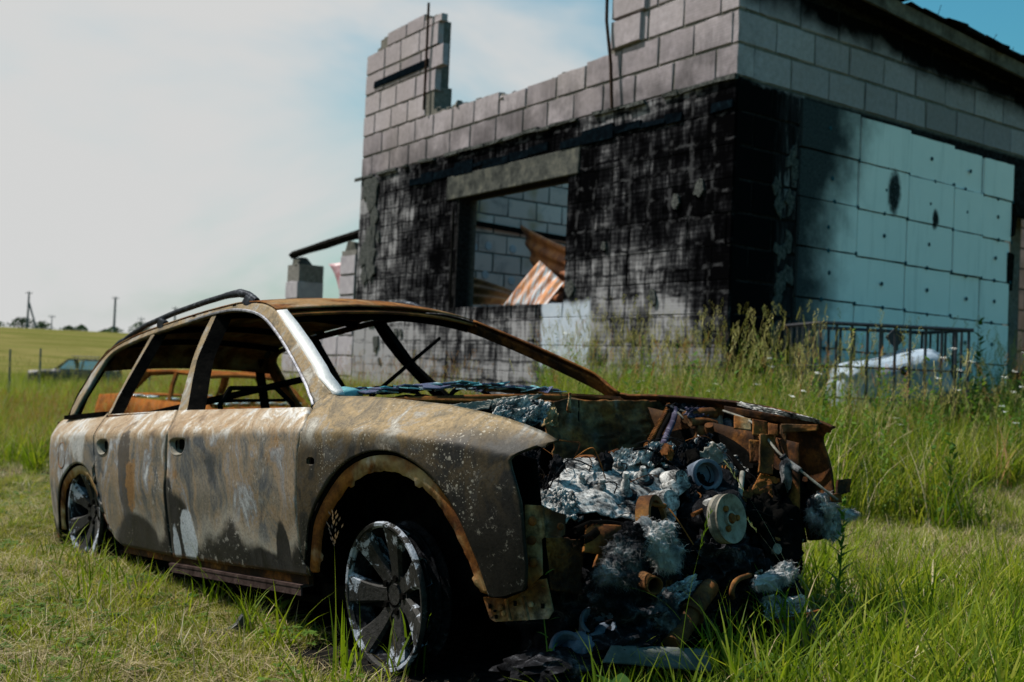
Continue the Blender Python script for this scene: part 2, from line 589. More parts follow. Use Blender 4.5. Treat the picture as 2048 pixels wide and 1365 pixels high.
# one block in six slightly different shapes; x length, +y outwards, z height
def block_mesh(seed, L=BLEN, H=BH, g=.0145, d=.11, bev=.011, jj=1.0):
    rr = random.Random(seed)
    j = lambda a: rr.uniform(-a, a) * jj
    n = 4
    chip = rr.randrange(12) if rr.random() < .5 else -1
    out, inn = [], []
    per = []
    for i in range(n): per.append((g + (L - 2 * g) * i / n, g))
    for i in range(2): per.append((L - g, g + (H - 2 * g) * i / 2))
    for i in range(n): per.append((L - g - (L - 2 * g) * i / n, H - g))
    for i in range(2): per.append((g, H - g - (H - 2 * g) * i / 2))
    k = len(per)
    a = [(x + j(.006), -.0 - d, z + j(.006)) for x, z in per]
    b = [(x + j(.011), -bev + j(.004), z + j(.010)) for x, z in per]
    cx_, cz_ = L / 2, H / 2
    if chip >= 0 and jj == 1.0:
        b = [((cx_ + (x - cx_) * (.88 if abs(q - chip) < 2 else 1)), y - (.03 if abs(q - chip) < 2 else 0), cz_ + (z - cz_) * (.82 if abs(q - chip) < 2 else 1)) for q, (x, y, z) in enumerate(b)]
    c = [(cx_ + (x - cx_) * .972, j(.003), cz_ + (z - cz_) * .95) for x, z in per]
    V = a + b + c
    Fc = []
    for i in range(k):
        l = (i + 1) % k
        Fc.append((i, l, k + l, k + i)); Fc.append((k + i, k + l, 2 * k + l, 2 * k + i))
    Fc.append(tuple(range(2 * k, 3 * k)))
    me = bpy.data.meshes.new('block')
    me.from_pydata(V, [], Fc)
    me.materials.append(M_BLOCK)
    return me
BLOCKS = [block_mesh(i) for i in range(8)]
LOWB = [block_mesh(20 + i, g=.003, bev=.003, jj=.25) for i in range(6)]

ANX = []
M_ANX = simple('annex_block', [(.3, (.27, .25, .28)), (.7, (.38, .355, .385))], 6)
for _b in BLOCKS[:4]:
    _c = _b.copy(); _c.materials[0] = M_ANX; ANX.append(_c)
INNER = []
for _b in BLOCKS[:4]:
    _c = _b.copy(); _c.materials[0] = M_INNER; INNER.append(_c)
def put_block(wall, loc, rz, sx=1, sz=1, pool=BLOCKS):
    o = bpy.data.objects.new('block', random.choice(pool))
    COL.objects.link(o)
    o.parent = wall
    o.location = loc
    o.rotation_euler = (random.uniform(-.008, .008), random.uniform(-.004, .004), rz)
    o.scale = (sx, 1, sz)
    return o

Z0 = 4.43 - 11 * BH                    # foot of the lowest course
WT_ = .36
# left front -------------------------------------------------------
TOPL = PC([-.1, 2.2, 2.24, 3.4, 4.75, 4.98, 5.8, 6.9, 6.94, 7.42, 8.77, 8.99, 9.3, 9.45],
          [6.25, 6.25, 5.22, 5.15, 5.12, 5.20, 5.25, 5.33, 6.86, 7.02, 6.99, 6.83, 6.5, 6.35])
WIN = (3.05, 5.95, 1.92, 3.66)         # Y0 Y1 Z0 Z1
def open_left(y0, y1, z0, z1):
    return y1 > WIN[0] + .02 and y0 < WIN[1] - .02 and z1 > WIN[2] + .02 and z0 < WIN[3] + .36
wall_l = MB()
ys = [0.014]
while ys[-1] < 9.39:
    ys.append(min(ys[-1] + .12, 9.40))
for a, b in zip(ys[:-1], ys[1:]):
    t = TOPL((a + b) / 2) - .05 + random.uniform(-.03, .03)
    c = (a + b) / 2
    segs = [(.1, WIN[2] - .01), (WIN[3] + .01, t)] if WIN[0] < c < WIN[1] else [(.1, t)]
    for z0, z1 in segs:
        wall_l.box(((.016 + WT_) / 2, c, (z0 + z1) / 2), (WT_ - .016, b - a + .0005, z1 - z0))
wl = wall_l.build('front_wall', M_MORTAR, bld)
for row in range(0, 19):
    z = Z0 + row * BH
    y = -.02 - (row % 2) * BLEN * .45 + (0.1 if row % 3 == 0 else 0)
    while y < 9.4:
        L_ = BLEN * random.uniform(.86, 1.12)
        if y + L_ > 9.05: L_ = 9.42 - y
        y0, y1 = max(y, 0.0), min(y + L_, 9.42)
        y += L_
        if y1 - y0 < .12: continue
        top = TOPL((y0 + y1) / 2)
        if z + .10 > top: continue
        z1 = min(z + BH, top)
        pieces = [(y0, y1)]
        if z1 > WIN[2] + .05 and z < WIN[3] + .33:
            pieces = []
            if y0 < WIN[0] - .1: pieces.append((y0, min(y1, WIN[0])))
            if y1 > WIN[1] + .1: pieces.append((max(y0, WIN[1]), y1))
        for a, b in pieces:
            zz1 = z1
            if z < WIN[2] < z1 and b > WIN[0] and a < WIN[1]: zz1 = WIN[2]
            if b - a > .08 and zz1 - z > .06:
                put_block(wl, (random.uniform(-.004, .004), a, z), math.pi / 2, (b - a) / BLEN, (zz1 - z) / BH, LOWB if z < 4.35 else BLOCKS)
# missing strip of the sill course under the window is filled with cut blocks
y = WIN[0]
while y < WIN[1] - .05:
    L_ = min(.62, WIN[1] - y)
    zrow = Z0 + math.floor((WIN[2] - Z0) / BH) * BH
    put_block(wl, (0, y, zrow), math.pi / 2, L_ / BLEN, (WIN[2] - zrow) / BH)
    y += L_

MB().box((.165, 4.52, 3.855), (.37, 3.42, .37), jit=.012).build('lintel', M_CONC, bld, bevel=.012)
y = -.02
while y < 9.35:
    L_ = random.uniform(.12, .4)
    if random.random() < .82:
        MB().box((-.012 - random.uniform(0, .02), y + L_ / 2, 4.425 + random.uniform(-.02, .012)), (.05, L_ * .96, random.uniform(.03, .06)), jit=.01).build('plaster_ledge', M_CRUST, bld)
    y += L_
y = .02
while y < 7.3:
    L_ = random.uniform(.25, .7)
    h_ = random.uniform(.06, .2)
    if random.random() < .25:
        y += L_
        continue
    MB().box((-.008, y + L_ / 2, 4.13 + random.uniform(-.03, .02)), (.03 + random.uniform(0, .012), L_ * .985, h_), jit=.012).build('membrane_strip', M_BITUMEN, bld)
    y += L_
MB().box((-.002, 8.05, 6.13), (.03, 2.0, .13), jit=.01).build('membrane_strip', M_BITUMEN, bld)
# crusts of burnt insulation left at the far end and over the wall
def crust(y0, y1, z0, z1, n, big):
    for i in range(n):
        yy = random.uniform(y0, y1); zz = random.uniform(z0, z1)
        s = big * random.uniform(.6, 1.4)
        poly = []
        kk = 11
        for q in range(kk):
            a = 2 * math.pi * q / kk
            rr = s * (0.6 + .5 * random.random())
            poly.append((yy + rr * .75 * math.cos(a), zz + rr * math.sin(a)))
        MB().prism(poly, lambda a, b, d: (-.004 - d, a, b), random.uniform(.018, .035)).build('plaster_crust', M_CRUST, bld)
crust(8.7, 9.15, 3.6, 4.2, 4, .26)
crust(8.75, 9.2, 1.2, 3.5, 9, .24)
crust(7.4, 8.7, 1.0, 4.2, 8, .12)
crust(0.4, 2.9, 1.2, 4.0, 6, .10)
MB().tube([(-.06, 7.05, 5.30), (-.05, 7.06, 6.2), (-.07, 7.03, 7.12)], .022, 6).build('steel_rod', M_ROD, bld)
MB().tube([(-.10, 2.06, 4.42), (-.09, 2.13, 5.0), (-.10, 2.24, 5.6), (-.09, 2.27, 6.2)], .022, 6).build('steel_rod', M_ROD, bld)
MB().tube([(-.05, 5.93, 1.9), (-.06, 5.94, 3.5)], .02, 6).build('window_post', M_CHAR, bld)

# thicker end of the tall corner: blocks standing proud at the top
for (yy, zz, ll) in ((1.62, 5.206, .6), (1.55, 5.594, .66)):
    o = put_block(wl, (-.05, yy, zz), math.pi / 2, ll / BLEN, 1)

# crumbled mortar and rubble along the broken top
for i in range(46):
    yy = random.uniform(.1, 9.2)
    zt_ = TOPL(yy)
    if zt_ > 6.2 and yy < 2.3: continue
    s_ = random.uniform(.04, .12)
    MB().box((random.uniform(.03, .3), yy, zt_ - .015), (s_, s_ * 1.4, s_ * .6), Matrix.Rotation(random.uniform(0, 3), 3, 'Z') @ Matrix.Rotation(random.uniform(-.4, .4), 3, 'X'), taper=.6, jit=.02).build('rubble', M_MORTAR, wl)
# right front ------------------------------------------------------
RX1 = 12.4
OPN = (5.76, 7.3, 1.25, 3.62)
wall_r = MB()
xs = [0.016]
while xs[-1] < RX1: xs.append(min(xs[-1] + .3, RX1))
for a, b in zip(xs[:-1], xs[1:]):
    c = (a + b) / 2
    t = 6.2 if c < 1.2 else 5.70 - .066 * (c - 2)
    segs = [(.1, OPN[2]), (OPN[3], t)] if OPN[0] < c < OPN[1] else [(.1, t)]
    for z0, z1 in segs:
        wall_r.box((c, (.016 + WT_) / 2, (z0 + z1) / 2), (b - a + .0005, WT_ - .016, z1 - z0))
wr = wall_r.build('side_wall', M_MORTAR, bld)
for row in range(0, 16):
    z = Z0 + row * BH
    x = -.02 - (row % 2) * BLEN * .52
    while x < 7.6:
        L_ = BLEN * random.uniform(.94, 1.06)
        x0, x1 = max(x, 0.0), x + L_
        x += L_
        if x1 - x0 < .12: continue
        top = 6.25 if x1 < 1.3 else 5.68 - .066 * (x1 - 2)
        if z + .1 > top: continue
        if z < 4.2 and not (x0 < 1.15 or x1 > OPN[1]): continue
        if z < 4.2 and x1 < OPN[0]: x1 = min(x1, 1.2)
        if x1 - x0 < .1: continue
        z1 = min(z + BH, top)
        o = put_block(wr, (x1, random.uniform(-.004, .004), z), math.pi, (x1 - x0) / BLEN, (z1 - z) / BH)

def xps_material():
    m, L, X, Y, Z = bmat_common('foam_board', rough=.75, spec=.1)
    n1 = m.noise(L, 2.2, 5, .6)
    n2 = m.noise(L, 40, 5, .75)
    streak = m.noise(m.scl(L, (6, 6, .5)), 1.4, 4, .6)
    col = m.mix(m.ramp(n1, [(.3, 0), (.8, 1)]), (.76, .79, .78), (.84, .85, .83))
    col = m.mix(m.ramp(m.rnd(), [(0, 0), (1, .25)]), col, (.70, .76, .77))
    col = m.mix(m.ramp(streak, [(.55, 0), (.85, .4)]), col, (.20, .27, .27))
    # smoke from the burnt corner
    xx = m.math('ADD', X, m.math('MULTIPLY', m.math('SUBTRACT', n1, .5), .9))
    xx = m.math('SUBTRACT', xx, m.math('MULTIPLY', m.step(Z, 2.6, 4.2), .55))
    col = m.mix(m.step(xx, 2.2, 1.15), col, m.ramp(n2, [(.3, (.008, .011, .013)), (.7, (.045, .055, .06))]))
    # holes scorched through the boards
    for (hx, hz, rx, rz) in ((2.93, 3.47, .13, .27), (3.86, 3.23, .07, .13)):
        q = m.math('ADD', m.math('POWER', m.math('DIVIDE', m.math('SUBTRACT', X, hx), rx), 2.0), m.math('POWER', m.math('DIVIDE', m.math('SUBTRACT', Z, hz), rz), 2.0))
        q = m.math('ADD', q, m.math('MULTIPLY', m.math('SUBTRACT', m.noise(L, 9, 4, .7), .5), 1.6))
        col = m.mix(m.step(q, 1.6, .5), col, m.ramp(n2, [(.45, (.003, .003, .003)), (.8, (.10, .13, .15))]))
    m.bump(n2, .25, .01)
    return m.done(col)
M_XPS = xps_material()
M_DOWEL = simple('dowel_plastic', [(.3, (.012, .045, .06)), (.7, (.03, .09, .115))], 20)
cols = [1.09, 2.2, 3.24, 4.28, 5.0, OPN[0]]
rows = [4.37, 3.785, 3.195, 2.60, 1.99, 1.40, .80, .2]
def panel(x0, x1, z0, z1, tilt):
    g = .010
    p = MB()
    y0 = -.052 + random.uniform(-.004, .004)
    n = 6
    top = [(x0 + g + (x1 - x0 - 2 * g) * i / n, z1 - g + random.uniform(-.004, .004)) for i in range(n + 1)]
    bot = [(x0 + g + (x1 - x0 - 2 * g) * i / n, z0 + g + random.uniform(-.004, .004)) for i in range(n + 1)]
    poly = bot + top[::-1]
    p.prism(poly, lambda a, b, d: (a, y0 + d, b), .048)
    o = p.build('foam_panel', M_XPS, bld)
    o.rotation_euler = (random.uniform(-.003, .003), 0, random.uniform(-.0025, .0025))
    return o
dow = bpy.data.meshes.new('dowel')
_d = MB().lathe([(0, -.006), (.022, -.006), (.028, -.002), (.028, .004)], axis=(0, 1, 0), n=10)
dow.from_pydata(_d.v, [], _d.f)
dow.materials.append(M_DOWEL)
def dowel(x, z):
    o = bpy.data.objects.new('dowel', dow)
    COL.objects.link(o)
    o.parent = bld
    o.location = (x, -.058, z)
for ri in range(len(rows) - 1):
    for ci in range(len(cols) - 1):
        x0, x1 = cols[ci], cols[ci + 1]
        z1 = rows[ri] - .017 * (x0 - 1); z0 = rows[ri + 1] - .017 * (x0 - 1)
        if ri == 0: z1 -= .012 * (x0 - 1)
        panel(x0, x1, z0, z1, 0)
        if z0 > .9:
            dowel((x0 + x1) / 2 + random.uniform(-.05, .05), (z0 + z1) / 2 + random.uniform(-.03, .03))
            dowel(x1 + random.uniform(-.01, .01), z0 + random.uniform(-.01, .01))
            if random.random() < .6: dowel((x0 + x1) / 2 + random.uniform(-.1, .1), z0 + random.uniform(-.01, .01))
# crust where the first boards burnt away
for i in range(14):
    xx = random.uniform(.7, 1.12); zz = random.uniform(1.0, 4.2)
    poly = []
    for q in range(10):
        a = 2 * math.pi * q / 10
        rr = random.uniform(.06, .2)
        poly.append((xx + rr * .6 * math.cos(a), zz + rr * math.sin(a)))
    MB().prism(poly, lambda a, b, d: (a, -.004 - d, b), random.uniform(.015, .03)).build('plaster_crust', M_CRUST, bld)
# roof over the right part: sloping deck, fascia, charred top
deck = MB()
def rz(x): return 5.70 - .066 * (x - 2)
deck.add([(1.2, -.26, rz(1.2)), (12.6, -.26, rz(12.6)), (12.6, .55, rz(12.6)), (1.2, .55, rz(1.2)), (1.2, -.26, rz(1.2) + .1), (12.6, -.26, rz(12.6) + .1), (12.6, .55, rz(12.6) + .1), (1.2, .55, rz(1.2) + .1)],
         [(0, 3, 2, 1), (4, 5, 6, 7), (0, 1, 5, 4), (1, 2, 6, 5), (2, 3, 7, 6), (3, 0, 4, 7)])
roof = deck.build('roof_deck', M_CHAR, bld)
fa = MB()
x = 1.2
while x < 12.5:
    l = 1.15
    fa.box((x + l / 2, -.285, rz(x + l / 2) + .06), (l * .994, .045, .19), Matrix.Rotation(.066, 3, 'Y'), jit=.006)
    x += l
fa.build('fascia', M_FASCIA, roof)
tp = MB()
x = 1.2
while x < 12.5:
    l = random.uniform(.12, .5)
    tp.box((x + l / 2, -.12 + random.uniform(-.05, .03), rz(x) + .17 + random.uniform(0, .03)), (l, .5, random.uniform(.03, .09)), Matrix.Rotation(.066 + random.uniform(-.03, .03), 3, 'Y'), jit=.02)
    if random.random() < .25:
        tp.tube([(x, -.2, rz(x) + .2), (x + random.uniform(-.1, .1), -.25, rz(x) + .2 + random.uniform(.1, .22))], .005, 4)
    x += l
tp.build('charred_roofing', M_CHAR, roof)

# burnt partition seen through the side opening
pw = MB().box((8.8, 2.4, 2.2), (7.4, .3, 4.4)).build('inner_partition', M_MORTAR, bld)
for row in range(2, 11):
    x = 9.0 - (row % 2) * .33
    while x < 11.9:
        put_block(pw, (x + BLEN, 2.24, Z0 + row * BH), math.pi, 1, 1, INNER)
        x += BLEN
for zz_, xx_ in ((3.45, 5.82), (2.7, 5.78)):
    MB().box((xx_, -.03, zz_), (.12, .08, .5), jit=.04).build('charred_edge', M_CHAR, bld)
MB().box((6.5, -.02, 3.60), (1.5, .1, .14), jit=.03).build('charred_lintel', M_CHAR, bld)
# interior: end wall with plaster dots, floor, back wall
iw = MB().box((3.2, 9.22, 2.75), (6.2, .3, 5.1)).build('inner_wall', M_MORTAR, bld)
for row in range(1, 13):
    z = Z0 + row * BH
    x = .36 - (row % 2) * .33
    while x < 6.2:
        L_ = BLEN * random.uniform(.95, 1.05)
        x0, x1 = max(x, .37), min(x + L_, 6.3)
        x += L_
        if x1 - x0 > .1: put_block(iw, (x1, 9.06, z), math.pi, (x1 - x0) / BLEN, 1, INNER)
for (dx, dz) in ((1.5, 3.45), (2.35, 3.35), (2.7, 3.4), (1.45, 2.85), (2.3, 2.78), (2.65, 2.82), (3.3, 2.75), (1.42, 2.35), (2.3, 2.28), (2.65, 2.28), (3.3, 3.4)):
    o = MB().lathe([(0, -.012), (.075, -.012), (.085, 0)], axis=(0, 1, 0), n=16).build('plaster_dot', M_DISC, bld)
    o.location = (dx, 9.052, dz)
MB().box((3.5, 9.0, 3.78), (6, .06, .10), Matrix.Rotation(.03, 3, 'Y'), jit=.01).build('charred_rail', M_CHAR, bld)
MB().box((3.6, 4.7, .55), (6.4, 8.6, .2)).build('floor_slab', M_CONC, bld)
MB().box((6.6, 4.7, 2.1), (.3, 8.7, 3.6)).build('back_wall', M_MORTAR, bld)
MB().box((3.1, 6.0, 5.06), (.14, 5.6, .12), Matrix.Rotation(-.05, 3, 'X'), jit=.015).build('charred_rafter', M_CHAR, bld)

# corrugated sheets fallen in the window
def sheet_material(name, pale):
    m = MT(name, rough=.6, spec=.35, metal=.2)
    P = m.obj()
    n = m.noise(P, 2.4, 6, .7, .5)
    n2 = m.noise(m.scl(P, (1, 6, 1)), 3, 5, .7)
    c = m.ramp(n, [(.3, (.07, .022, .01)), (.45, (.24, .08, .025)), (.6, (.42, .17, .05)), (.8, (.16, .06, .035))])
    if pale:
        c = m.mix(m.step(n2, .45, .62), c, (.33, .40, .45))
    m.bump(m.noise(P, 30, 4, .7), .3, .01)
    return m.done(c)
M_SHEET, M_SHEETP = sheet_material('rusty_sheet', False), sheet_material('rusty_galvanised_sheet', True)
def sheet(name, label, c4, mat, ripple=.03, waves=5, curl=.1, ang=0.0):
    """corrugated sheet between corners a b c d, ridges running a->d"""
    a, b, c, d = (Vector(p) for p in c4)
    nn = (b - a).cross(d - a).normalized()
    def fn(u, v):
        p = a * (1 - u) * (1 - v) + b * u * (1 - v) + c * u * v + d * (1 - u) * v
        return p + nn * (ripple * math.sin(u * waves * 2 * math.pi) + curl * math.sin(v * 2.6) * (1 + .4 * math.sin(u * 5)))
    ob = MB().grid(fn, 60, 10).build(name, mat, smooth=True, angle=80)
    ob.location = (BX, BY, 0)
    ob.rotation_euler = (0, 0, BROT)
    solidify(ob, .004)
    tag(ob, label, 'metal sheet')
    return ob
sheet('corrugated_sheet', 'large rust-brown corrugated sheet hanging down inside the window opening', [(1.400, 6.110, 3.422), (1.000, 4.868, 2.080), (0.500, 3.411, 1.930), (0.500, 3.464, 2.724)], M_SHEET, .025, 4.5, .06)
sheet('corrugated_sheet', 'pale rusty corrugated sheet leaning on the window sill', [(0.120, 4.702, 1.905), (0.120, 3.617, 1.880), (0.400, 3.560, 2.244), (0.500, 4.300, 2.615)], M_SHEETP, .022, 4, .02)
sheet('corrugated_sheet', 'orange rusted sheet lying low in the left of the window opening', [(0.900, 7.326, 2.629), (0.500, 6.631, 1.992), (0.500, 4.902, 1.951), (1.000, 5.630, 2.225)], M_SHEET, .022, 3, .05)

# ------------------------------------------------------------------ burnt estate car
CM = Matrix(((0.6575, 0.74912, -0.08071, .268), (-0.74683, 0.66214, 0.06174, 3.9325), (0.09969, 0.01969, 0.99482, -.6714 + CAM_Z), (0, 0, 0, 1)))
car = empty('burnt_estate_car', mat=CM)
tag(car, 'burnt-out estate car with open engine bay in the foreground grass', 'car')

# ---- materials, all in the car's own coordinates
def rust_layers(m, P, sc=1.0):
    n = m.noise(P, 5 * sc, 7, .68, .4)
    n2 = m.noise(P, 34 * sc, 5, .75)
    c = m.ramp(n, [(.28, (.022, .011, .007)), (.42, (.085, .030, .010)), (.55, (.20, .075, .018)), (.68, (.31, .135, .030)), (.82, (.16, .075, .03))])
    c = m.mix(m.ramp(n2, [(.35, .55), (.6, 0)]), c, (.02, .011, .008))
    return c, n, n2
def paint_material(name, fender):
    m = MT(name, rough=.5, spec=.10, metal=.0)
    P = m.obj()
    X, Y, Z = m.sep(P)
    n1 = m.noise(P, 2.6, 6, .62, .5)
    warp = m.vadd(P, m.scl(m.noise(P, 2.4, 3, .6, col=True), (.22, .0, .30)))
    nv = m.noise(m.scl(warp, (2.9, 2.9, 1.5)), 1.7, 7, .70, .9)       # heat-tinted drifts
    nd = m.noise(m.scl(warp, (4.5, 4.5, 2.2)), 1.5, 7, .70, 1.0)
    nf = m.noise(P, 95, 4, .75)
    nb = m.noise(P, 300, 2, .8)
    rust, rn, rn2 = rust_layers(m, P, 1.1)
    body = m.ramp(nv, [(.27, (.020, .020, .022)), (.38, (.075, .080, .090)), (.46, (.15, .130, .108)), (.52, (.205, .15, .10)), (.57, (.17, .165, .17)), (.63, (.30, .31, .33)), (.69, (.42, .42, .43)), (.8, (.10, .09, .085))])
    tan = m.ramp(nd, [(.28, (.08, .065, .055)), (.40, (.19, .13, .08)), (.48, (.27, .195, .125)), (.54, (.29, .235, .175)), (.60, (.42, .40, .38)), (.68, (.52, .52, .52)), (.8, (.22, .15, .09))])
    wv = m.math('SUBTRACT', m.noise(P, 7, 5, .7), .5)
    wv2 = m.math('SUBTRACT', m.noise(m.scl(P, (1, 1, .5)), 3.2, 4, .65), .5)
    zz = m.math('ADD', Z, m.math('MULTIPLY', m.math('SUBTRACT', n1, .5), .12))
    if fender:
        body = m.ramp(nv, [(.28, (.007, .007, .0075)), (.45, (.020, .019, .018)), (.54, (.050, .037, .022)), (.62, (.040, .038, .036)), (.72, (.085, .08, .072)), (.85, (.03, .026, .022))])
        tan = m.ramp(nd, [(.28, (.055, .048, .040)), (.42, (.13, .10, .062)), (.50, (.205, .145, .075)), (.57, (.18, .16, .135)), (.65, (.31, .295, .265)), (.8, (.17, .11, .05))])
        col = m.mix(m.step(zz, .40, .49), body, tan)  # scorched paint, with sunlit top and dim side below the crease painted in
        col = m.mix(m.math('MULTIPLY', m.step(Z, .36, .16), m.step(X, -.15, .2)), col, m.ramp(nv, [(.3, (.006, .006, .0065)), (.65, (.020, .017, .014)), (.8, (.06, .036, .018))]))
        # ash-white heat blisters in drifts
        drift = m.noise(P, 4.5, 2, .5)
        for sc_, th, cut_ in ((46, .26, .53), (95, .26, .49), (26, .22, .62)):
            Pw = m.vadd(P, m.scl(m.noise(P, 30, 2, .5, col=True), (.012, .012, .012)))
            v = m.voro(Pw, sc_)
            r_ = m.n('ShaderNodeTexWhiteNoise')
            spot = m.math('MULTIPLY', m.step(v, th, th - .12), m.step(drift, cut_, cut_ + .06))
            spot = m.math('MULTIPLY', spot, m.step(Z, .10, .22))
            col = m.mix(m.math('MULTIPLY', spot, .62), col, (.30, .28, .24))
    else:
        col = m.mix(m.step(zz, .455, .50), body, tan)  # scorched tones; the lighter band above the crease paints in its highlight
        pale = m.step(m.noise(m.scl(P, (3, 3, 1.6)), 1.7, 4, .6, .8), .58, .70)
        col = m.mix(m.math('MULTIPLY', pale, .75), col, (.36, .365, .37))
        col = m.mix(m.math('MULTIPLY', m.step(m.noise(P, 3.1, 5, .65, 1.0), .56, .70), m.math('MULTIPLY', m.step(Z, .08, .2), m.step(Z, .46, .36))), col, (.045, .048, .055))
        # rust bloom
        col = m.mix(m.math('MULTIPLY', m.step(rn, .60, .70), .55), col, (.24, .12, .035))
        # soot tongues along the foot of the doors, bare zinc inside the big one
        w = m.noise(m.scl(P, (1.9, 0, .25)), 1.25, 2, .45)
        edge = m.math('ADD', m.math('MULTIPLY_ADD', w, .5, -.19), m.math('MULTIPLY', wv, .12))
        k = m.math('SUBTRACT', edge, Z)
        col = m.mix(m.math('MULTIPLY', m.step(k, -.10, .0), .55), col, (.30, .28, .25))
        col = m.mix(m.step(k, -.012, .05), col, m.ramp(nv, [(.3, (.010, .010, .011)), (.7, (.035, .032, .030))]))
        def blob(x0, z0, rx, rz_, amp=.6, nscale=5):
            q = m.math('ADD', m.math('POWER', m.math('ABSOLUTE', m.math('DIVIDE', m.math('SUBTRACT', X, x0), rx)), 2.0), m.math('POWER', m.math('ABSOLUTE', m.math('DIVIDE', m.math('SUBTRACT', Z, z0), rz_)), 2.0))
            q = m.math('ADD', q, m.math('MULTIPLY', m.math('SUBTRACT', m.noise(P, nscale, 5, .7), .5), amp * 2.4))
            return m.step(m.math('ADD', q, m.math('MULTIPLY', wv2, amp * 2.5)), 1.22, .78)
        sootc = m.ramp(nv, [(.35, (.010, .010, .011)), (.7, (.035, .033, .033))])
        col = m.mix(blob(-1.53, -.02, .16, .24), col, sootc)
        col = m.mix(blob(-1.60, .18, .05, .12), col, sootc)
        col = m.mix(blob(-2.02, -.03, .27, .155, .4), col, m.ramp(nv, [(.3, (.018, .017, .017)), (.7, (.05, .046, .043))]))
        col = m.mix(blob(-.80, -.06, .20, .10), col, sootc)
        col = m.mix(blob(-.62, .02, .05, .14), col, sootc)
        col = m.mix(blob(-1.42, .03, .075, .125, 1.2, 9), col, (.34, .37, .42))
        col = m.mix(blob(-1.57, .0, .03, .10, 1.2, 9), col, (.30, .33, .38))
        # ghost dents scorched into the rear door
        col = m.mix(m.math('MULTIPLY', blob(-2.07, .30, .09, .20, 1.4, 7), .75), col, (.03, .03, .034))
        col = m.mix(m.math('MULTIPLY', blob(-2.0, .27, .06, .12, 2.2, 14), .7), col, (.24, .125, .045))
        col = m.mix(m.step(m.math('ADD', Z, m.math('MULTIPLY', nf, .05)), .0, -.035), col, rust)
    chip = m.step(m.math('ADD', m.noise(P, 26, 6, .8), m.math('MULTIPLY', m.math('SUBTRACT', n1, .5), .5)), .62, .66)
    col = m.mix(m.math('MULTIPLY', chip, .6), col, (.34, .32, .30) if not fender else (.20, .18, .155))
    pit = m.step(m.math('ADD', m.noise(P, 30, 6, .8), m.math('MULTIPLY', m.math('SUBTRACT', nv, .5), .4)), .36, .31)
    col = m.mix(m.math('MULTIPLY', pit, .75), col, (.035, .022, .015))
    fine = m.ramp(nf, [(.3, .55), (.5, 1), (.75, 1.3)])
    col = m.mix(1, col, fine, 'MULTIPLY')
    m.bump(m.math('ADD', nf, m.math('MULTIPLY', n1, .8)), .16, .006)
    ro = m.ramp(nv, [(.3, .45), (.7, .68)])
    m.b.inputs['Coat Weight'].default_value = 0.0
    return m.done(col, ro, .18)
def rust_material(name, tanmix=0.0, dark=0.0):
    m = MT(name, rough=.78, spec=.06)
    P = m.obj()
    c, n, n2 = rust_layers(m, P)
    if tanmix:
        t = m.ramp(m.noise(P, 9, 6, .7), [(.35, (.30, .20, .08)), (.55, (.40, .31, .17)), (.68, (.55, .50, .42)), (.8, (.66, .63, .58))])
        c = m.mix(m.math('MULTIPLY', m.step(m.noise(P, 4, 4, .6, .4), .44, .60), tanmix), c, t)
    if dark:
        c = m.mix(m.math('MULTIPLY', m.step(m.noise(P, 6, 5, .7), .40, .56), dark), c, (.010, .009, .008))
    m.bump(m.math('ADD', n2, n), .5, .008)
    return m.done(c)
def soot_material():
    m = MT('soot', rough=.95, spec=0)
    P = m.obj()
    c = m.ramp(m.noise(P, 16, 6, .72), [(.35, (.0025, .0025, .0025)), (.64, (.006, .0055, .005)), (.76, (.022, .013, .008)), (.88, (.05, .034, .022))])
    m.bump(m.noise(P, 60, 4, .7), .5, .008)
    return m.done(c)
def ash_metal():
    m = MT('ash_aluminium', rough=.85, spec=0)
    P = m.obj()
    n = m.noise(P, 11, 7, .72, .5)
    v = m.noise(P, 70, 4, .75)
    c = m.ramp(n, [(.34, (.006, .006, .0065)), (.41, (.04, .04, .041)), (.47, (.22, .216, .21)), (.57, (.50, .49, .475)), (.8, (.68, .67, .65))])  # dark end of the ramp paints shaded crevices into the ash
    c = m.mix(m.ramp(v, [(.36, .8), (.54, 0)]), c, (.03, .03, .03))
    m.bump(m.math('ADD', n, v), .45, .006)
    return m.done(c)
def ash_black():
    m = MT('charred_plastic', rough=.85, spec=0)
    P = m.obj()
    n = m.noise(P, 13, 7, .75, .8)
    c = m.ramp(n, [(.38, (.004, .004, .0045)), (.55, (.016, .016, .018)), (.64, (.07, .07, .078)), (.78, (.22, .22, .23))])
    m.bump(m.noise(P, 34, 6, .75, 1.0), .9, .015)
    return m.done(c)
def rim_material():
    m = MT('scorched_alloy', rough=.6, spec=.18, metal=.12)
    P = m.obj()
    n = m.noise(P, 6.5, 6, .72, .5)
    g = m.noise(P, 60, 4, .8)
    c = m.mix(m.ramp(g, [(.3, .4), (.6, 0)]), (.32, .35, .41), (.10, .115, .14))
    r_ = m.n('ShaderNodeVectorMath', operation='LENGTH')
    m.put(r_.inputs[0], P)
    k = m.math('ADD', n, m.math('MULTIPLY', m.step(r_.outputs['Value'], .20, .08), .14))
    k = m.math('ADD', k, m.math('MULTIPLY', m.math('SUBTRACT', g, .5), .22))
    c = m.mix(m.step(k, .465, .505), c, m.ramp(g, [(.35, (.004, .004, .004)), (.7, (.028, .027, .026))]))
    m.bump(m.math('ADD', g, n), .5, .008)
    return m.done(c)
M_DOOR, M_FENDER = paint_material('scorched_door_paint', False), paint_material('scorched_fender_paint', True)
M_RUST, M_RUSTT, M_RUSTD = rust_material('rust'), rust_material('flaking_rust', .85), rust_material('sooty_rust', 0, .8)
M_SOOT, M_ASH, M_PLAST, M_RIM = soot_material(), ash_metal(), ash_black(), rim_material()
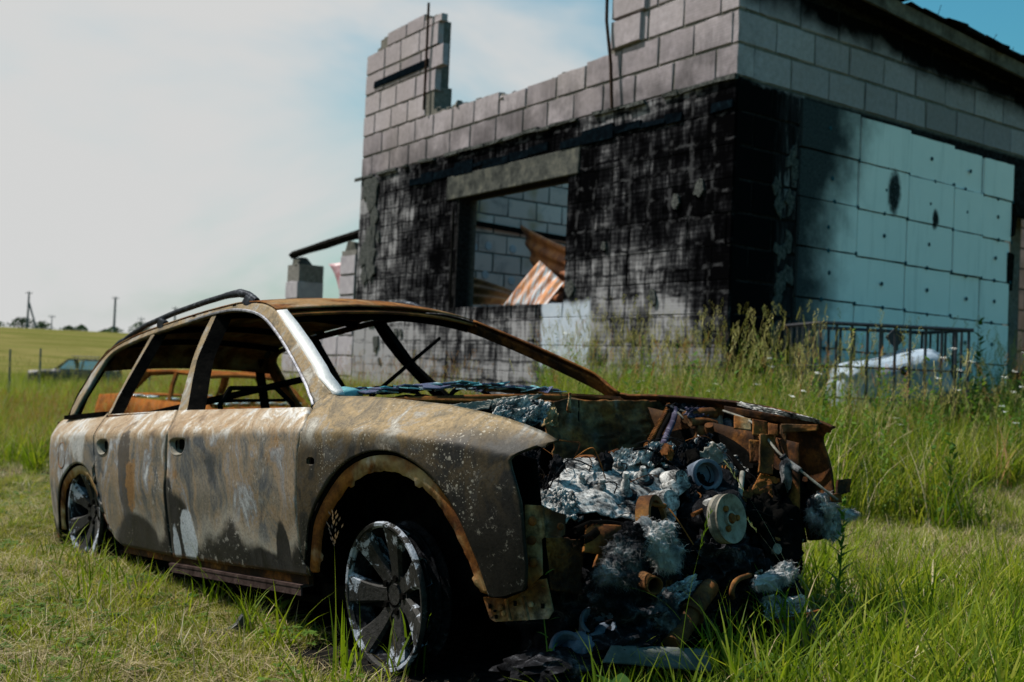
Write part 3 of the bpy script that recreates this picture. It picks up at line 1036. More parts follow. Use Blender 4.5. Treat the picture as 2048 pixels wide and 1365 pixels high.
M_TRIM = simple('bare_trim_metal', [(.3, (.46, .46, .46)), (.7, (.58, .58, .57))], 30, rough=.5, spec=.5, metal=.1)
M_CHROME = simple('dulled_trim_metal', [(.3, (.10, .10, .12)), (.6, (.34, .34, .38)), (.8, (.5, .5, .54))], 25, rough=.45, metal=.4)
M_RAIL = simple('scorched_rail', [(.3, (.008, .009, .012)), (.55, (.03, .034, .042)), (.75, (.14, .15, .17)), (.9, (.45, .46, .48))], 24, rough=.4, metal=.3, sc3=(1, 1, 1))
M_DUST = simple('dust_grey_steel', [(.3, (.075, .068, .055)), (.5, (.19, .18, .155)), (.75, (.30, .28, .24))], 14, rough=.7)

WC = PC([-3.72, -3.68, -3.6, -3.45, -3.2, -2.757, -2, -1, -.3, 0, .3, .5, .62, .72], [.58, .66, .745, .812, .857, .885, .90, .905, .90, .892, .87, .835, .80, .74])
ZC = PC([-3.7, -2.5, -1.3, -.46, 0, .23, .44, .56, .7], [.515, .508, .492, .47, .452, .427, .40, .373, .35])
ZT = PC([-3.7, -2.7, -.55, -.44, 0, .3, .55, .70], [.625, .622, .57, .595, .56, .52, .46, .412])
WTP = PC([-3.72, -3.6, -3.4, -2.7, -1.7, -.55, -.44, .3, .7], [.58, .68, .75, .775, .80, .83, .775, .742, .724])
LO = PC([0, .1, .2, .35, .5, .65], [0, .006, .006, -.006, -.026, -.055])
def Wd(x, z):
    wc = WC(x); zc = ZC(x); zt = ZT(x); w_t = min(WTP(x), wc)
    if z <= zc: return wc + LO(zc - z)
    if z <= zt: return wc + (w_t - wc) * ((z - zc) / (zt - zc)) ** 1.18
    return w_t - (z - zt) * .60

def resample(pts, n):
    P = np.array(pts, float)
    d = np.r_[0, np.cumsum(np.hypot(*np.diff(P[:, :2], axis=0).T) if P.shape[1] == 2 else np.linalg.norm(np.diff(P, axis=0), axis=1))]
    t = np.linspace(0, d[-1], n + 1)
    return np.stack([np.interp(t, d, P[:, k]) for k in range(P.shape[1])], -1)
def smooth_curve(pts, it=2):
    P = [np.array(p, float) for p in pts]
    for _ in range(it):
        Q = [P[0]]
        for a, b in zip(P[:-1], P[1:]):
            Q += [a * .75 + b * .25, a * .25 + b * .75]
        Q.append(P[-1])
        P = Q
    return [tuple(p) for p in P]
def loft_side(A, B, nv, side=-1, inset=0.0, fn=None, buck=0.0):
    """quads between outlines A and B (equal-length lists of (x,z)), laid on the body side"""
    A = np.array(A); B = np.array(B)
    mb = MB()
    n = len(A) - 1
    V = []
    for j in range(nv + 1):
        t = j / nv
        for i in range(n + 1):
            x, z = A[i] * (1 - t) + B[i] * t
            V.append((x, side * (Wd(x, z) - inset + buck * (fbm(x * 2.3 + 5, z * 2.6, side, 2) + .5 * fbm(x * 6, z * 5, 3.0, 2))), z))
    w = n + 1
    Fc = []
    for j in range(nv):
        for i in range(n):
            q = (j * w + i, j * w + i + 1, (j + 1) * w + i + 1, (j + 1) * w + i)
            Fc.append(q)
    # face outwards
    a, b, c = (Vector(V[k]) for k in Fc[len(Fc) // 2][:3])
    if ((b - a).cross(c - b)).y * side < 0:
        Fc = [q[::-1] for q in Fc]
    return mb.add(V, Fc)
def keyed(keysA, keysB, counts):
    """piecewise resample two key-point lists of polylines with equal counts"""
    A, B = [], []
    for pa, pb, n in zip(keysA, keysB, counts):
        a, b = resample(pa, n), resample(pb, n)
        A += list(a if not A else a[1:]); B += list(b if not B else b[1:])
    return A, B

# traced outlines on the right-hand side, (x forward of the front axle, z)
roofedge = [(-3.30, .612), (-3.356, .674), (-3.391, .751), (-3.397, .881), (-3.363, .951), (-3.273, 1.013), (-3.07, 1.048), (-2.84, 1.072), (-2.629, 1.082), (-2.417, 1.091), (-2.216, 1.098), (-2.002, 1.103), (-1.761, 1.103), (-1.67, 1.1), (-1.467, 1.079), (-1.34, 1.050), (-1.228, 1.011)]
dlo_top = [(-1.178, .934), (-1.31, .988), (-1.426, 1.024), (-1.542, 1.05), (-1.692, 1.073), (-1.819, 1.082), (-1.957, 1.083), (-2.106, 1.078), (-2.221, 1.072), (-2.716, 1.052), (-2.916, 1.037), (-3.126, 1.014), (-3.231, .99), (-3.277, .951)]
dlo_front = [(-.495, .568), (-.535, .607), (-.614, .656), (-.794, .75), (-.988, .848), (-1.178, .934)]
dlo_rear = [(-3.277, .951), (-3.283, .848), (-3.275, .739), (-3.262, .66), (-3.25, .632)]
farch = [(-.476, -.028), (-.421, .105), (-.404, .148), (-.365, .196), (-.306, .254), (-.234, .315), (-.179, .349), (-.114, .376), (-.039, .395), (.031, .401), (.105, .397), (.165, .382), (.238, .351), (.279, .325), (.326, .289), (.369, .243), (.409, .185), (.439, .114), (.463, .054), (.484, -.028)]
rarch = [(-2.303, -.008), (-2.38, .063), (-2.43, .138), (-2.483, .224), (-2.533, .284), (-2.616, .334), (-2.703, .362), (-2.794, .367), (-2.914, .345), (-2.995, .315), (-3.112, .26), (-3.20, .165), (-3.255, .06), (-3.285, -.01)]
dfront = [(-.452, -.04), (-.476, .031), (-.475, .165), (-.461, .288), (-.452, .408), (-.442, .444), (-.441, .485), (-.466, .524), (-.495, .565)]
dmid = [(-1.634, -.05), (-1.631, -.02), (-1.629, .115), (-1.622, .231), (-1.605, .356), (-1.598, .491), (-1.612, .524), (-1.665, .565), (-1.725, .602)]
drear = [(-2.214, -.036), (-2.355, .043), (-2.416, .128), (-2.455, .204), (-2.498, .301), (-2.514, .384), (-2.535, .467), (-2.547, .523), (-2.585, .569), (-2.632, .612)]

def off(pts, dx): return [(x + dx, z) for x, z in pts]
def zsamp(pts, zs):
    z = [p[1] for p in pts]; x = [p[0] for p in pts]
    f_ = PC(z, x)
    return [(f_(q), q) for q in zs]

parts_far = []
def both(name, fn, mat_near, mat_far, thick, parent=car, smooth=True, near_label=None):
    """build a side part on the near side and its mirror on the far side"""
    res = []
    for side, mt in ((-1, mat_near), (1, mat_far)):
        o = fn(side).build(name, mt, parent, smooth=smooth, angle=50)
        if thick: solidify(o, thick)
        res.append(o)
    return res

# --- doors
def door_mesh(side, front):
    n = 44
    if front:
        zs = np.linspace(-.045, .562, n)
        A = zsamp(off(dmid, .008), np.clip(zs + .0 + np.linspace(-.005, .036, n), -.05, .602))
        B = zsamp(off(dfront, -.008), np.clip(zs, -.04, .565))
    else:
        zs = np.linspace(-.036, .612, n)
        A = zsamp(off(drear, .008), zs)
        B = zsamp(off(dmid, -.008), np.clip(zs + np.linspace(-.01, -.012, n), -.05, .602))
    return loft_side(A, B, 46, side, buck=.006)
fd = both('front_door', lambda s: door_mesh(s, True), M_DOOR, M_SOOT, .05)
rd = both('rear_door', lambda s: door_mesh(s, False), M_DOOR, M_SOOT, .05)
# dark strips added behind the door gaps, painting the shade inside them
def gap_strip(pts, side, w):
    A = off(pts, -w); B = off(pts, w)
    return loft_side(resample(A, 24), resample(B, 24), 2, side, .022)
for s in (-1, 1):
    for pts, w in ((dfront, .05), (dmid, .06), (drear, .05)):
        gap_strip(pts, s, w).build('gap_backing', M_SOOT, car)
# --- fender: from the wheel arch out to door gap, bonnet edge, nose and foot
f_in = smooth_curve(farch, 2)
ia = resample(f_in, 200)
def arcseg(a, b): return ia[int(a * 200):int(b * 200) + 1]
fo = [
    off(dfront, .006)[:5] + [(-.437, .43)],
    [(-.437, .43), (-.436, .485), (-.460, .53), (-.486, .566), (-.468, .592), (-.452, .601), (-.42, .597)],
    [(-.42, .597), (-.398, .590), (-.229, .580), (-.077, .566), (.078, .548)],
    [(.078, .548), (.222, .531), (.387, .501), (.479, .481)],
    [(.479, .481), (.572, .456), (.638, .435), (.696, .411)],
    [(.696, .411), (.648, .400), (.613, .385), (.594, .376), (.584, .363)],
    [(.584, .363), (.588, .344), (.605, .294), (.617, .248), (.622, .189)],
    [(.622, .189), (.624, .07), (.612, .007), (.604, -.004)],
    [(.604, -.004), (.574, -.013), (.539, -.024), (.491, -.029)],
]
br = [0, .20, .30, .46, .62, .70, .76, .86, .955, 1.0]
fi = [arcseg(a, b) for a, b in zip(br[:-1], br[1:])]
cnt = [16, 12, 16, 16, 12, 9, 12, 12, 9]
FA, FB = keyed(fi, fo, cnt)
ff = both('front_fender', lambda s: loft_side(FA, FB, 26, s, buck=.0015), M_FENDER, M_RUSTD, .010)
# --- rear quarter
r_in = resample(smooth_curve(rarch, 2), 200)
def rseg(a, b): return r_in[int(a * 200):int(b * 200) + 1]
qo = [
    off(drear, -.006)[:6],
    off(drear, -.006)[5:] + [(-2.66, .624)],
    [(-2.66, .624), (-3.25, .632), (-3.30, .625)],
    [(-3.30, .625), (-3.42, .60), (-3.52, .56), (-3.60, .50)],
    [(-3.60, .50), (-3.655, .36), (-3.675, .2), (-3.66, .08)],
    [(-3.66, .08), (-3.60, -.02), (-3.45, -.07), (-3.30, -.06)],
]
qb = [0, .22, .36, .62, .74, .88, 1.0]
QA, QB = keyed([rseg(a, b) for a, b in zip(qb[:-1], qb[1:])], qo, [16, 12, 26, 14, 14, 14])
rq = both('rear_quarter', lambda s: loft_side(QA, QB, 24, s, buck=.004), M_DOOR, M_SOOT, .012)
# --- roof side frame with the A and D pillars
FI = dlo_front[:-1] + dlo_top + dlo_rear[1:]
fr_in = [smooth_curve(dlo_front, 1), smooth_curve(dlo_top, 1), smooth_curve(dlo_rear, 1)]
re_ = roofedge[::-1]
fr_out = [[(-.440, .606), (-.518, .66), (-.634, .725), (-.83, .82), (-1.053, .926), (-1.228, 1.011)], smooth_curve(re_[0:12], 1) + [(-3.363, .951)], [(-3.363, .951), (-3.397, .881), (-3.391, .751), (-3.356, .674), (-3.30, .626)]]
SA, SB = keyed(fr_in, fr_out, [40, 70, 26])
sf = both('side_frame', lambda s: loft_side(SA, SB, 6, s), M_FENDER, M_RUSTD, .022)
# bright strip round the windows, bare trim on the windscreen pillar
def strip(pts, w, lift, side, normal_in=True):
    mb = MB()
    P = [(x, side * (Wd(x, z) + lift), z) for x, z in pts]
    return mb.tube(P, w, 5)
for s in (-1, 1):
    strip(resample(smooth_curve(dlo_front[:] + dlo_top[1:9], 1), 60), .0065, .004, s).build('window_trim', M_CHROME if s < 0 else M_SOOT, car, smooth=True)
tl = [(-1.228, 1.011), (-1.053, .926), (-.83, .82), (-.634, .725), (-.518, .66), (-.442, .606)]
trr = [(-1.190, 1.014), (-.994, .927), (-.782, .827), (-.551, .710), (-.462, .640), (-.405, .600)]
def trim_mesh(side):
    A, B = resample(tl, 30), resample(trr, 30)
    mb = MB()
    V = []
    for t in (0, .5, 1):
        for a, b in zip(A, B):
            x, z = a * (1 - t) + b * t
            V.append((x, side * (Wd(x, z) + .004 - .030 * t * t), z + .003))
    w = 31
    Fc = [(j * w + i, j * w + i + 1, (j + 1) * w + i + 1, (j + 1) * w + i) for j in range(2) for i in range(30)]
    if side > 0: Fc = [q[::-1] for q in Fc]
    return mb.add(V, Fc)
both('windscreen_pillar_trim', trim_mesh, M_TRIM, M_RUST, .010)
# middle pillars: a thin outer skin and a deep sooty return
def pillar(A, B, side, depth, fwd):
    A, B = resample(A, 14), resample(B, 14)
    mb = MB()
    V = []
    for a, b in zip(A, B):
        V += [(a[0], side * (Wd(*a) - .004), a[1]), (b[0], side * (Wd(*b) - .004), b[1]), (b[0] + fwd, side * (Wd(*b) - depth), b[1]), (a[0] + fwd * .2, side * (Wd(*a) - depth), a[1])]
    Fc = []
    for i in range(14):
        for k in range(4):
            l = (k + 1) % 4
            Fc.append((i * 4 + k, i * 4 + l, (i + 1) * 4 + l, (i + 1) * 4 + k) if side > 0 else (i * 4 + k, (i + 1) * 4 + k, (i + 1) * 4 + l, i * 4 + l))
    return mb.add(V, Fc)
bl, brr = [(-1.976, 1.076), (-1.959, .97), (-1.911, .857), (-1.812, .713), (-1.726, .596)], [(-1.926, 1.074), (-1.884, .941), (-1.857, .853), (-1.774, .751), (-1.623, .590)]
cl, crr = [(-2.715, 1.05), (-2.709, 1.014), (-2.691, .816), (-2.669, .704), (-2.645, .618)], [(-2.66, 1.045), (-2.665, 1.01), (-2.655, .816), (-2.64, .704), (-2.605, .615)]
for s in (-1, 1):
    # skin faces and the return get different materials
    for nm, A_, B_, dp, fw in (('centre_pillar', bl, brr, .075, .035), ('rear_door_pillar', cl, crr, .06, .035)):
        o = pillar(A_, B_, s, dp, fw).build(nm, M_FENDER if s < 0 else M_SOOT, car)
        o.data.materials.append(M_SOOT)
        for i, poly in enumerate(o.data.polygons):
            if i % 4 != 0: poly.material_index = 1
# door-top rails: thin sooty ledges under the windows
for s in (-1, 1):
    for a, b in (((-2.60, .613), (-1.735, .598)), ((-1.62, .596), (-.50, .563))):
        mb = MB()
        mb.box(((a[0] + b[0]) / 2, s * (Wd((a[0] + b[0]) / 2, .58) - .055), (a[1] + b[1]) / 2 - .02), (b[0] - a[0] - .02, .07, .03), Matrix.Rotation(-math.atan2(b[1] - a[1], b[0] - a[0]), 3, 'Y'))
        mb.build('door_top_rail', M_RUSTD, car)
    MB().box((-2.96, s * (Wd(-2.96, .60) - .03), .618), (.6, .07, .022), Matrix.Rotation(.0, 3, 'Y')).build('quarter_window_ledge', M_SOOT, car)

# --- roof panel
re_f = resample(smooth_curve(roofedge[3:], 1), 60)
def roof_fn(u, v):
    i = u * 60
    k = int(min(i, 59)); t = i - k
    x, z = re_f[k] * (1 - t) + re_f[k + 1] * t
    ye = Wd(x, z) + .002
    y = -ye + 2 * ye * v
    c = 1 - (y / ye) ** 2
    fx = sm(.8, 1.0, u)
    return (x + .10 * c * fx - .06 * c * (1 - sm(0, .15, u)), y, z + .036 * c + .004 - .008 * fx * c)
roof_o = MB().grid(roof_fn, 60, 30)
rf = roof_o.build('roof', rust_material('roof_rust', .35), car, smooth=True)
rf.data.flip_normals()
solidify(rf, .006)
# windscreen header: a lower lip and a dark gap under the roof edge
hd = MB()
def hdr(u, v):
    p = Vector(roof_fn(1.0, u))
    return (p.x - .012 + v * .035, p.y * .985, p.z - .020 - v * .016)
hd.grid(hdr, 30, 2)
o = hd.build('windscreen_header', M_RUST, rf, smooth=True); solidify(o, .01)
hd2 = MB().grid(lambda u, v: (Vector(roof_fn(1.0, u)).x - .03, roof_fn(1.0, u)[1] * .97, roof_fn(1.0, u)[2] - .008 - v * .05), 30, 1)
hd2.build('header_inner', M_SOOT, rf, smooth=True)
for xx in (-1.75, -2.2, -2.75, -3.15):
    mb = MB()
    zc_ = PC([p[0] for p in roofedge[4:]], [p[1] for p in roofedge[4:]])(xx)
    mb.tube([(xx, y, zc_ + .045 * (1 - (y / .55) ** 2) - .02) for y in np.linspace(-.5, .5, 11)], .02, 6)
    mb.build('roof_bow', M_SOOT, rf)
# roof rails
def rail_pts(side):
    P = [(-3.31, 1.00, .0), (-3.25, 1.045, .0), (-3.12, 1.088, 0), (-2.9, 1.120, 0), (-2.5, 1.146, 0), (-2.1, 1.160, 0), (-1.85, 1.163, 0), (-1.72, 1.158, 0), (-1.62, 1.135, 0), (-1.55, 1.10, 0)]
    return [(x, side * (Wd(x, min(z, 1.09)) - .02), z) for x, z, _ in P]
for s in (-1, 1):
    pts = resample(rail_pts(s), 40)
    rad = [.015 + .006 * (1 - min(1, abs(i - 36) / 4)) + (.006 if i < 3 else 0) for i in range(41)]
    rl = MB().tube([tuple(p) for p in pts], rad, 10).build('roof_rail', M_RAIL, car, smooth=True, angle=60)
    x = -2.62
    MB().box((x, s * (Wd(x, 1.07) - .018), 1.10), (.085, .03, .055), Matrix.Rotation(.35, 3, 'Y')).build('rail_foot', M_RAIL, rl, bevel=.006)
    MB().box((-1.60, s * (Wd(-1.6, 1.08) - .02), 1.10), (.12, .04, .05), Matrix.Rotation(.45, 3, 'Y'), taper=.7).build('rail_foot', M_RAIL, rl, bevel=.008)

# --- wheel-arch flanges and wells
def flange(curve, side, g0, g1, i0, i1, seed, cx_, cz_):
    rr = random.Random(seed)
    mb = MB()
    n = len(curve)
    V = []
    for t in (0, .5, 1):
        for k, (x, z) in enumerate(curve):
            dx, dz = cx_ - x, cz_ - z
            l = math.hypot(dx, dz)
            w_ = g0 + (g1 - g0) * t
            if t == 1: w_ += .008 * fbm(k * .13, seed) + (.014 if (k % 37) in (5, 6, 7) else 0)
            ins = i0 + (i1 - i0) * t
            V.append((x + dx / l * w_, side * (Wd(x, z) - ins), z + dz / l * w_))
    Fc = [(j * n + i, j * n + i + 1, (j + 1) * n + i + 1, (j + 1) * n + i) for j in range(2) for i in range(n - 1)]
    return mb.add(V, Fc)
arcF = [tuple(p) for p in resample(smooth_curve(farch, 2), 120)]
arcR = [tuple(p) for p in resample(smooth_curve(rarch, 2), 110)]
for s in (-1, 1):
    for nm, arc, cx_, cz_, sd in (('front', arcF, .0, .0, 3), ('rear', arcR, -2.76, .0, 8)):
        o = flange(arc, s, .002, .016, .002, .022, sd, cx_, cz_).build('arch_shade_strip', M_SOOT, car, smooth=True); solidify(o, .004)  # dark strip painting the shadow gap between fender edge and flange
        o = flange(arc, s, .014, .066 if nm == 'front' else .058, .010, .018, sd, cx_, cz_).build('arch_flange', M_RUSTT if s < 0 else M_RUSTD, car, smooth=True); solidify(o, .004)
        # well: a dark half drum behind the arch
        mb = MB()
        V = []
        nA = len(arc)
        for dep in (.05, .14, .22):
            for x, z in arc:
                dx, dz = cx_ - x, cz_ - z
                l = math.hypot(dx, dz)
                V.append((x - dx / l * .03, s * (Wd(x, z) - dep), z - dz / l * .03))
        Fc = [(j * nA + i, j * nA + i + 1, (j + 1) * nA + i + 1, (j + 1) * nA + i) for j in range(2) for i in range(nA - 1)]
        Fc.append(tuple(2 * nA + i for i in range(nA)))
        mb.add(V, Fc)
        mb.build('wheel_well', M_SOOT, car)
# --- underside, sills, firewall, floor, tail
M_SILL = simple('sill_strip', [(.3, (.018, .012, .011)), (.7, (.075, .052, .048))], 20, rough=.8)
for s in (-1, 1):
    sl = MB()
    sl.prism([(-2.26, -.03), (-.48, -.03), (-.47, -.16), (-2.28, -.16)], lambda a, b, d: (a, s * (.80 - d), b), .12)
    sl.build('sill', M_SOOT, car, bevel=.02)
    ss = MB()
    ss.box((-1.09, s * .848, -.082), (1.14, .055, .010))
    ss.box((-1.09, s * .870, -.098), (1.14, .006, .034))
    ss.build('sill_seam', M_SILL, car)
    rs = MB()
    rs.prism([(-2.24, -.028), (-1.0, -.045), (-.5, -.03), (-.5, -.075), (-1.0, -.085), (-2.24, -.07)], lambda a, b, d: (a, s * (.852 - d), b), .02)
    rs.build('door_foot_rust', M_RUSTD, car)
MB().box((-1.6, 0, -.10), (3.4, 1.6, .05)).build('floor_pan', M_SOOT, car)
MB().box((-2.9, 0, .30), (.04, 1.5, .55), Matrix.Rotation(.25, 3, 'Y')).build('seat_back', M_SOOT, car)
for yy in (-.42, .40):
    st = MB()
    x0 = -1.55
    for dy in (-.2, .2):
        st.tube([(x0 + .1, yy + dy, .12), (x0, yy + dy, .25), (x0 - .14, yy + dy * .95, .62), (x0 - .17, yy + dy * .6, .70)], .013, 6)
    for z in (.32, .5, .64):
        st.tube([(x0 - .02 - (z - .25) * .4, yy - .2, z), (x0 - .02 - (z - .25) * .4, yy + .2, z)], .008, 5)
    st.tube([(x0 - .17, yy - .12, .70), (x0 - .17, yy + .12, .70)], .012, 6)
    st.box((x0 + .28, yy, .12), (.55, .46, .05))
    st.build('seat_frame', M_SOOT, car)
MB().tube([(-1.05, -.33, .56), (-1.0, -.35, .60)], .02, 8).build('column_stub', M_SOOT, car)
# steering wheel (left-hand drive: far side)
MB().tube([(-.98 - .07 * math.cos(a), .36 + .18 * math.sin(a), .50 + .17 * math.cos(a)) for a in np.linspace(0, 2 * math.pi, 25)[:-1]], .012, 6, closed=True).build('steering_wheel', M_SOOT, car)
# belts and loose bars seen through the windows
for P, r_ in (([(-1.75, .74, .98), (-1.5, .3, .78), (-1.3, -.05, .62)], .010), ([(-2.55, -.62, .60), (-2.3, -.3, .68), (-2.0, .1, .78)], .02)):
    MB().tube(P, r_, 6).build('burnt_bar', M_SOOT, car)
# tail: rounded rear corner joined across, with the tailgate opening
tail = MB()
zz = np.linspace(-.06, .60, 10)
def tail_fn(u, v):
    z = zz[0] + (zz[-1] - zz[0]) * v
    a = -1 + 2 * u
    yb = .70
    x = -3.64 - .10 * (1 - a * a) + .04 * max(0, v - .8) * 5 * .5
    return (x, a * yb, z)
tl_o = tail.grid(tail_fn, 20, 10).build('tailgate', M_SOOT, car, smooth=True); solidify(tl_o, .03)
for s in (-1, 1):
    MB().tube([(-3.60, s * .66, .56), (-3.54, s * .60, .75), (-3.44, s * .52, .93), (-3.36, s * .49, 1.0)], .035, 6).build('tailgate_pillar', M_SOOT, car)

# handle recesses and the side-repeater hole
def rounded(pts, it=2):
    P = [np.array(p, float) for p in pts]
    for _ in range(it):
        Q = []
        for i, a in enumerate(P):
            b = P[(i + 1) % len(P)]
            Q += [a * .75 + b * .25, a * .25 + b * .75]
        P = Q
    return [tuple(p) for p in P]
def cutter(poly, y0, y1):
    o = MB().prism(poly, lambda a, b, d: (a, y0 + d, b), y1 - y0).build('cutter', None)
    o.matrix_world = CM
    bm = bmesh.new(); bm.from_mesh(o.data); bmesh.ops.recalc_face_normals(bm, faces=bm.faces); bm.to_mesh(o.data); bm.free()
    return o
hF = rounded([(-1.572, .470), (-1.405, .470), (-1.405, .425), (-1.435, .402), (-1.52, .400), (-1.555, .425)])
hR = rounded([(-2.475, .480), (-2.325, .480), (-2.325, .434), (-2.36, .412), (-2.43, .410), (-2.46, .434)])
hM = rounded([(-.388, .383), (-.336, .383), (-.336, .353), (-.388, .353)], 1)
bpy.context.view_layer.update()
cut(fd[0], [cutter(hF, -1.0, -.84)])
cut(rd[0], [cutter(hR, -1.0, -.82)])
cut(ff[0], [cutter(hM, -1.0, -.80)])
for poly, d in ((hF, fd[0]), (hR, rd[0])):
    mb = MB()
    n = len(poly)
    cxp = sum(p[0] for p in poly) / n; czp = sum(p[1] for p in poly) / n
    V = []
    for k, y_ in ((1.10, .002), (1.0, -.004), (.93, -.03), (.80, -.048)):
        for a, b in poly:
            x = cxp + (a - cxp) * k; z = czp + (b - czp) * k
            V.append((x, -(Wd(x, z) + y_ * 1.0), z))
    Fc = [(j * n + i, j * n + (i + 1) % n, (j + 1) * n + (i + 1) % n, (j + 1) * n + i) for j in range(3) for i in range(n)]
    Fc.append(tuple(3 * n + i for i in range(n)))
    mb.add(V, Fc)
    o = mb.build('handle_recess', M_DUST, d, smooth=True)
    MB().box((cxp, -(Wd(cxp, czp) - .045), czp + .012), (.12, .02, .045)).build('handle_pocket', M_SOOT, d)
o = MB().tube([(a, -(Wd(a, b) + .001), b) for a, b in hM], .004, 5, closed=True).build('repeater_rim', M_FENDER, ff[0], smooth=True)
# fuel flap outline
fl_ = rounded([(-3.145, .476), (-2.985, .474), (-3.01, .338), (-3.145, .338)])
MB().tube([(a, -(Wd(a, b) - .001), b) for a, b in fl_], .0035, 5, closed=True).build('fuel_flap_gap', M_RUST, rq[0], smooth=True)
# --- wheels
def wheel(name, x, y, z, side, spin, steer=0.0):
    w = bpy.data.objects.new(name, None)
    COL.objects.link(w)
    w.parent = car
    w.location = (x, y, z)
    w.rotation_euler = (0, 0, steer)
    R = .242
    out = side
    brl = MB().lathe([(R - .019, out * -.022), (R - .034, out * -.04), (R - .038, out * -.08), (R - .020, out * -.105), (R - .006, out * -.110), (R - .006, out * -.116), (R - .016, out * -.116), (R - .042, out * -.08), (R - .038, out * -.04), (R - .022, out * -.020)], axis=(0, 1, 0), n=64, closed=True)
    brl.build('barrel', M_PLAST, w, smooth=True)
    rim = MB().lathe([(R - .004, out * .0), (R, out * -.006), (R, out * -.018), (R - .018, out * -.022), (R - .020, out * -.014), (R - .014, out * -.002)], axis=(0, 1, 0), n=64, closed=True)
    rim.build('rim', M_RIM, w, smooth=True)
    mb = MB()
    ns = 7
    for k in range(ns):
        a0 = 2 * math.pi * k / ns + spin
        segs = 9
        V = []
        for i in range(segs + 1):
            t = i / segs
            r_ = .045 + (R - .020 - .045) * t
            hw = .027 + .030 * t ** 1.8
            tw = .10 * t
            yo = out * (-.050 + .045 * t ** 1.4 - .0 * t)
            a = a0 + tw
            c, s_ = math.cos(a), math.sin(a)
            for q, dy in ((-1, -.012), (-.75, .0), (.75, .0), (1, -.012), (.7, -.05), (-.7, -.05)):
                V.append((r_ * s_ + q * hw * c, yo + out * dy, r_ * c - q * hw * s_))
        Fc = []
        for i in range(segs):
            for q in range(6):
                l = (q + 1) % 6
                Fc.append((i * 6 + q, i * 6 + l, (i + 1) * 6 + l, (i + 1) * 6 + q))
        sp = MB().add(V, Fc).build('spoke', M_RIM, w, smooth=True, angle=35)
    MB().lathe([(.0, out * -.05), (.034, out * -.048), (.036, out * -.056), (.075, out * -.050), (.08, out * -.09), (.0, out * -.09)], axis=(0, 1, 0), n=28).build('hub', M_RIM, w, smooth=True)
    for k in range(5):
        a = 2 * math.pi * k / 5 + .3
        MB().lathe([(0, out * -.040), (.011, out * -.040), (.012, out * -.06)], center=(.056 * math.sin(a), 0, .056 * math.cos(a)), axis=(0, 1, 0), n=6).build('wheel_bolt', M_SOOT, w)
    MB().lathe([(.05, out * -.10), (.15, out * -.10), (.15, out * -.125), (.05, out * -.125)], axis=(0, 1, 0), n=40, closed=True).build('brake_disc', M_RUSTD, w)
    # what is left of the tyre: charred bead wires
    for r_, yy, tk in ((R - .026, -.05, .006), (R - .022, -.085, .006)):
        P = []
        for q in range(60):
            a = 2 * math.pi * q / 60
            j = .008 * fbm(q * .35, r_ * 50)
            P.append(((r_ + j) * math.sin(a), out * (yy + j), (r_ + j) * math.cos(a)))
        MB().tube(P, tk, 5, closed=True).build('tyre_wire', M_PLAST, w, smooth=True)
    return w
wheel('wheel', -.035, -.855, -.075, -1, .15, -.055)
wheel('wheel', -2.757, -.865, .106, -1, .62)
wheel('wheel', 0, .86, -.075, 1, .5)
wheel('wheel', -2.757, .865, .106, 1, .9)

# ------------------------------------------------------------------ engine bay of the wreck
M_WOOL = None
def wool_material(name, dark):
    m = MT(name, rough=.95, spec=0)
    P = m.obj()
    n = m.noise(P, 9, 5, .65)
    c = m.ramp(n, [(.38 + dark, (.03, .03, .033)), (.5 + dark, (.20, .20, .205)), (.64 + dark, (.52, .515, .51))])
    m.bump(m.noise(P, 120, 4, .8), 1, .01)
    return m.done(c)
M_WOOL, M_WOOLD = wool_material('white_mineral_wool', -.08), wool_material('shaded_sooty_wool', .10)  # darker copy for sooty wool, and for tufts painted as unlit
M_PIPE = rust_material('rusty_pipe', .12, .55)
M_GREYC = simple('oxidised_casting', [(.3, (.04, .05, .07)), (.55, (.10, .12, .155)), (.8, (.20, .225, .26))], 12, rough=.6)
M_PURP = simple('scorched_hose', [(.3, (.012, .012, .02)), (.5, (.05, .045, .07)), (.7, (.22, .20, .26))], 20, rough=.6)

def V3(p): return Vector(p)
def lump(name, c, rad, amp, freq, seed, mat, parent=car, sub=4, soft=False):
    bm = bmesh.new()
    bmesh.ops.create_icosphere(bm, subdivisions=sub, radius=1)
    for v in bm.verts:
        p = v.co.copy()
        q = p * freq + Vector((seed * 7.3, seed * 1.9, seed))
        r_ = mnoise.ridged_multi_fractal(q, 1.0, 2.1, 4, 1.0, 2.0)
        k = 1 + amp * (r_ - 1.1) + amp * .5 * fbm(q.x * 2, q.y * 2, q.z * 2)
        if soft:
            k = 1 + amp * 1.3 * fbm(q.x, q.y, q.z, 2) + amp * .5 * fbm(q.x * 3, q.y * 3, q.z * 3, 3)
        else:
            k = .45 * k + .55 * (1 + amp * 1.5 * fbm(q.x * 1.2, q.y * 1.2, q.z * 1.2, 3) + amp * .8 * (.5 - abs(fbm(q.x * 3, q.y * 3, q.z * 3, 2))))
        v.co = Vector((p.x * rad[0], p.y * rad[1], p.z * rad[2])) * k
    me = bpy.data.meshes.new(name)
    bm.to_mesh(me); bm.free()
    o = link(name, me, mat, parent, smooth=True, angle=60)
    o.location = c
    return o
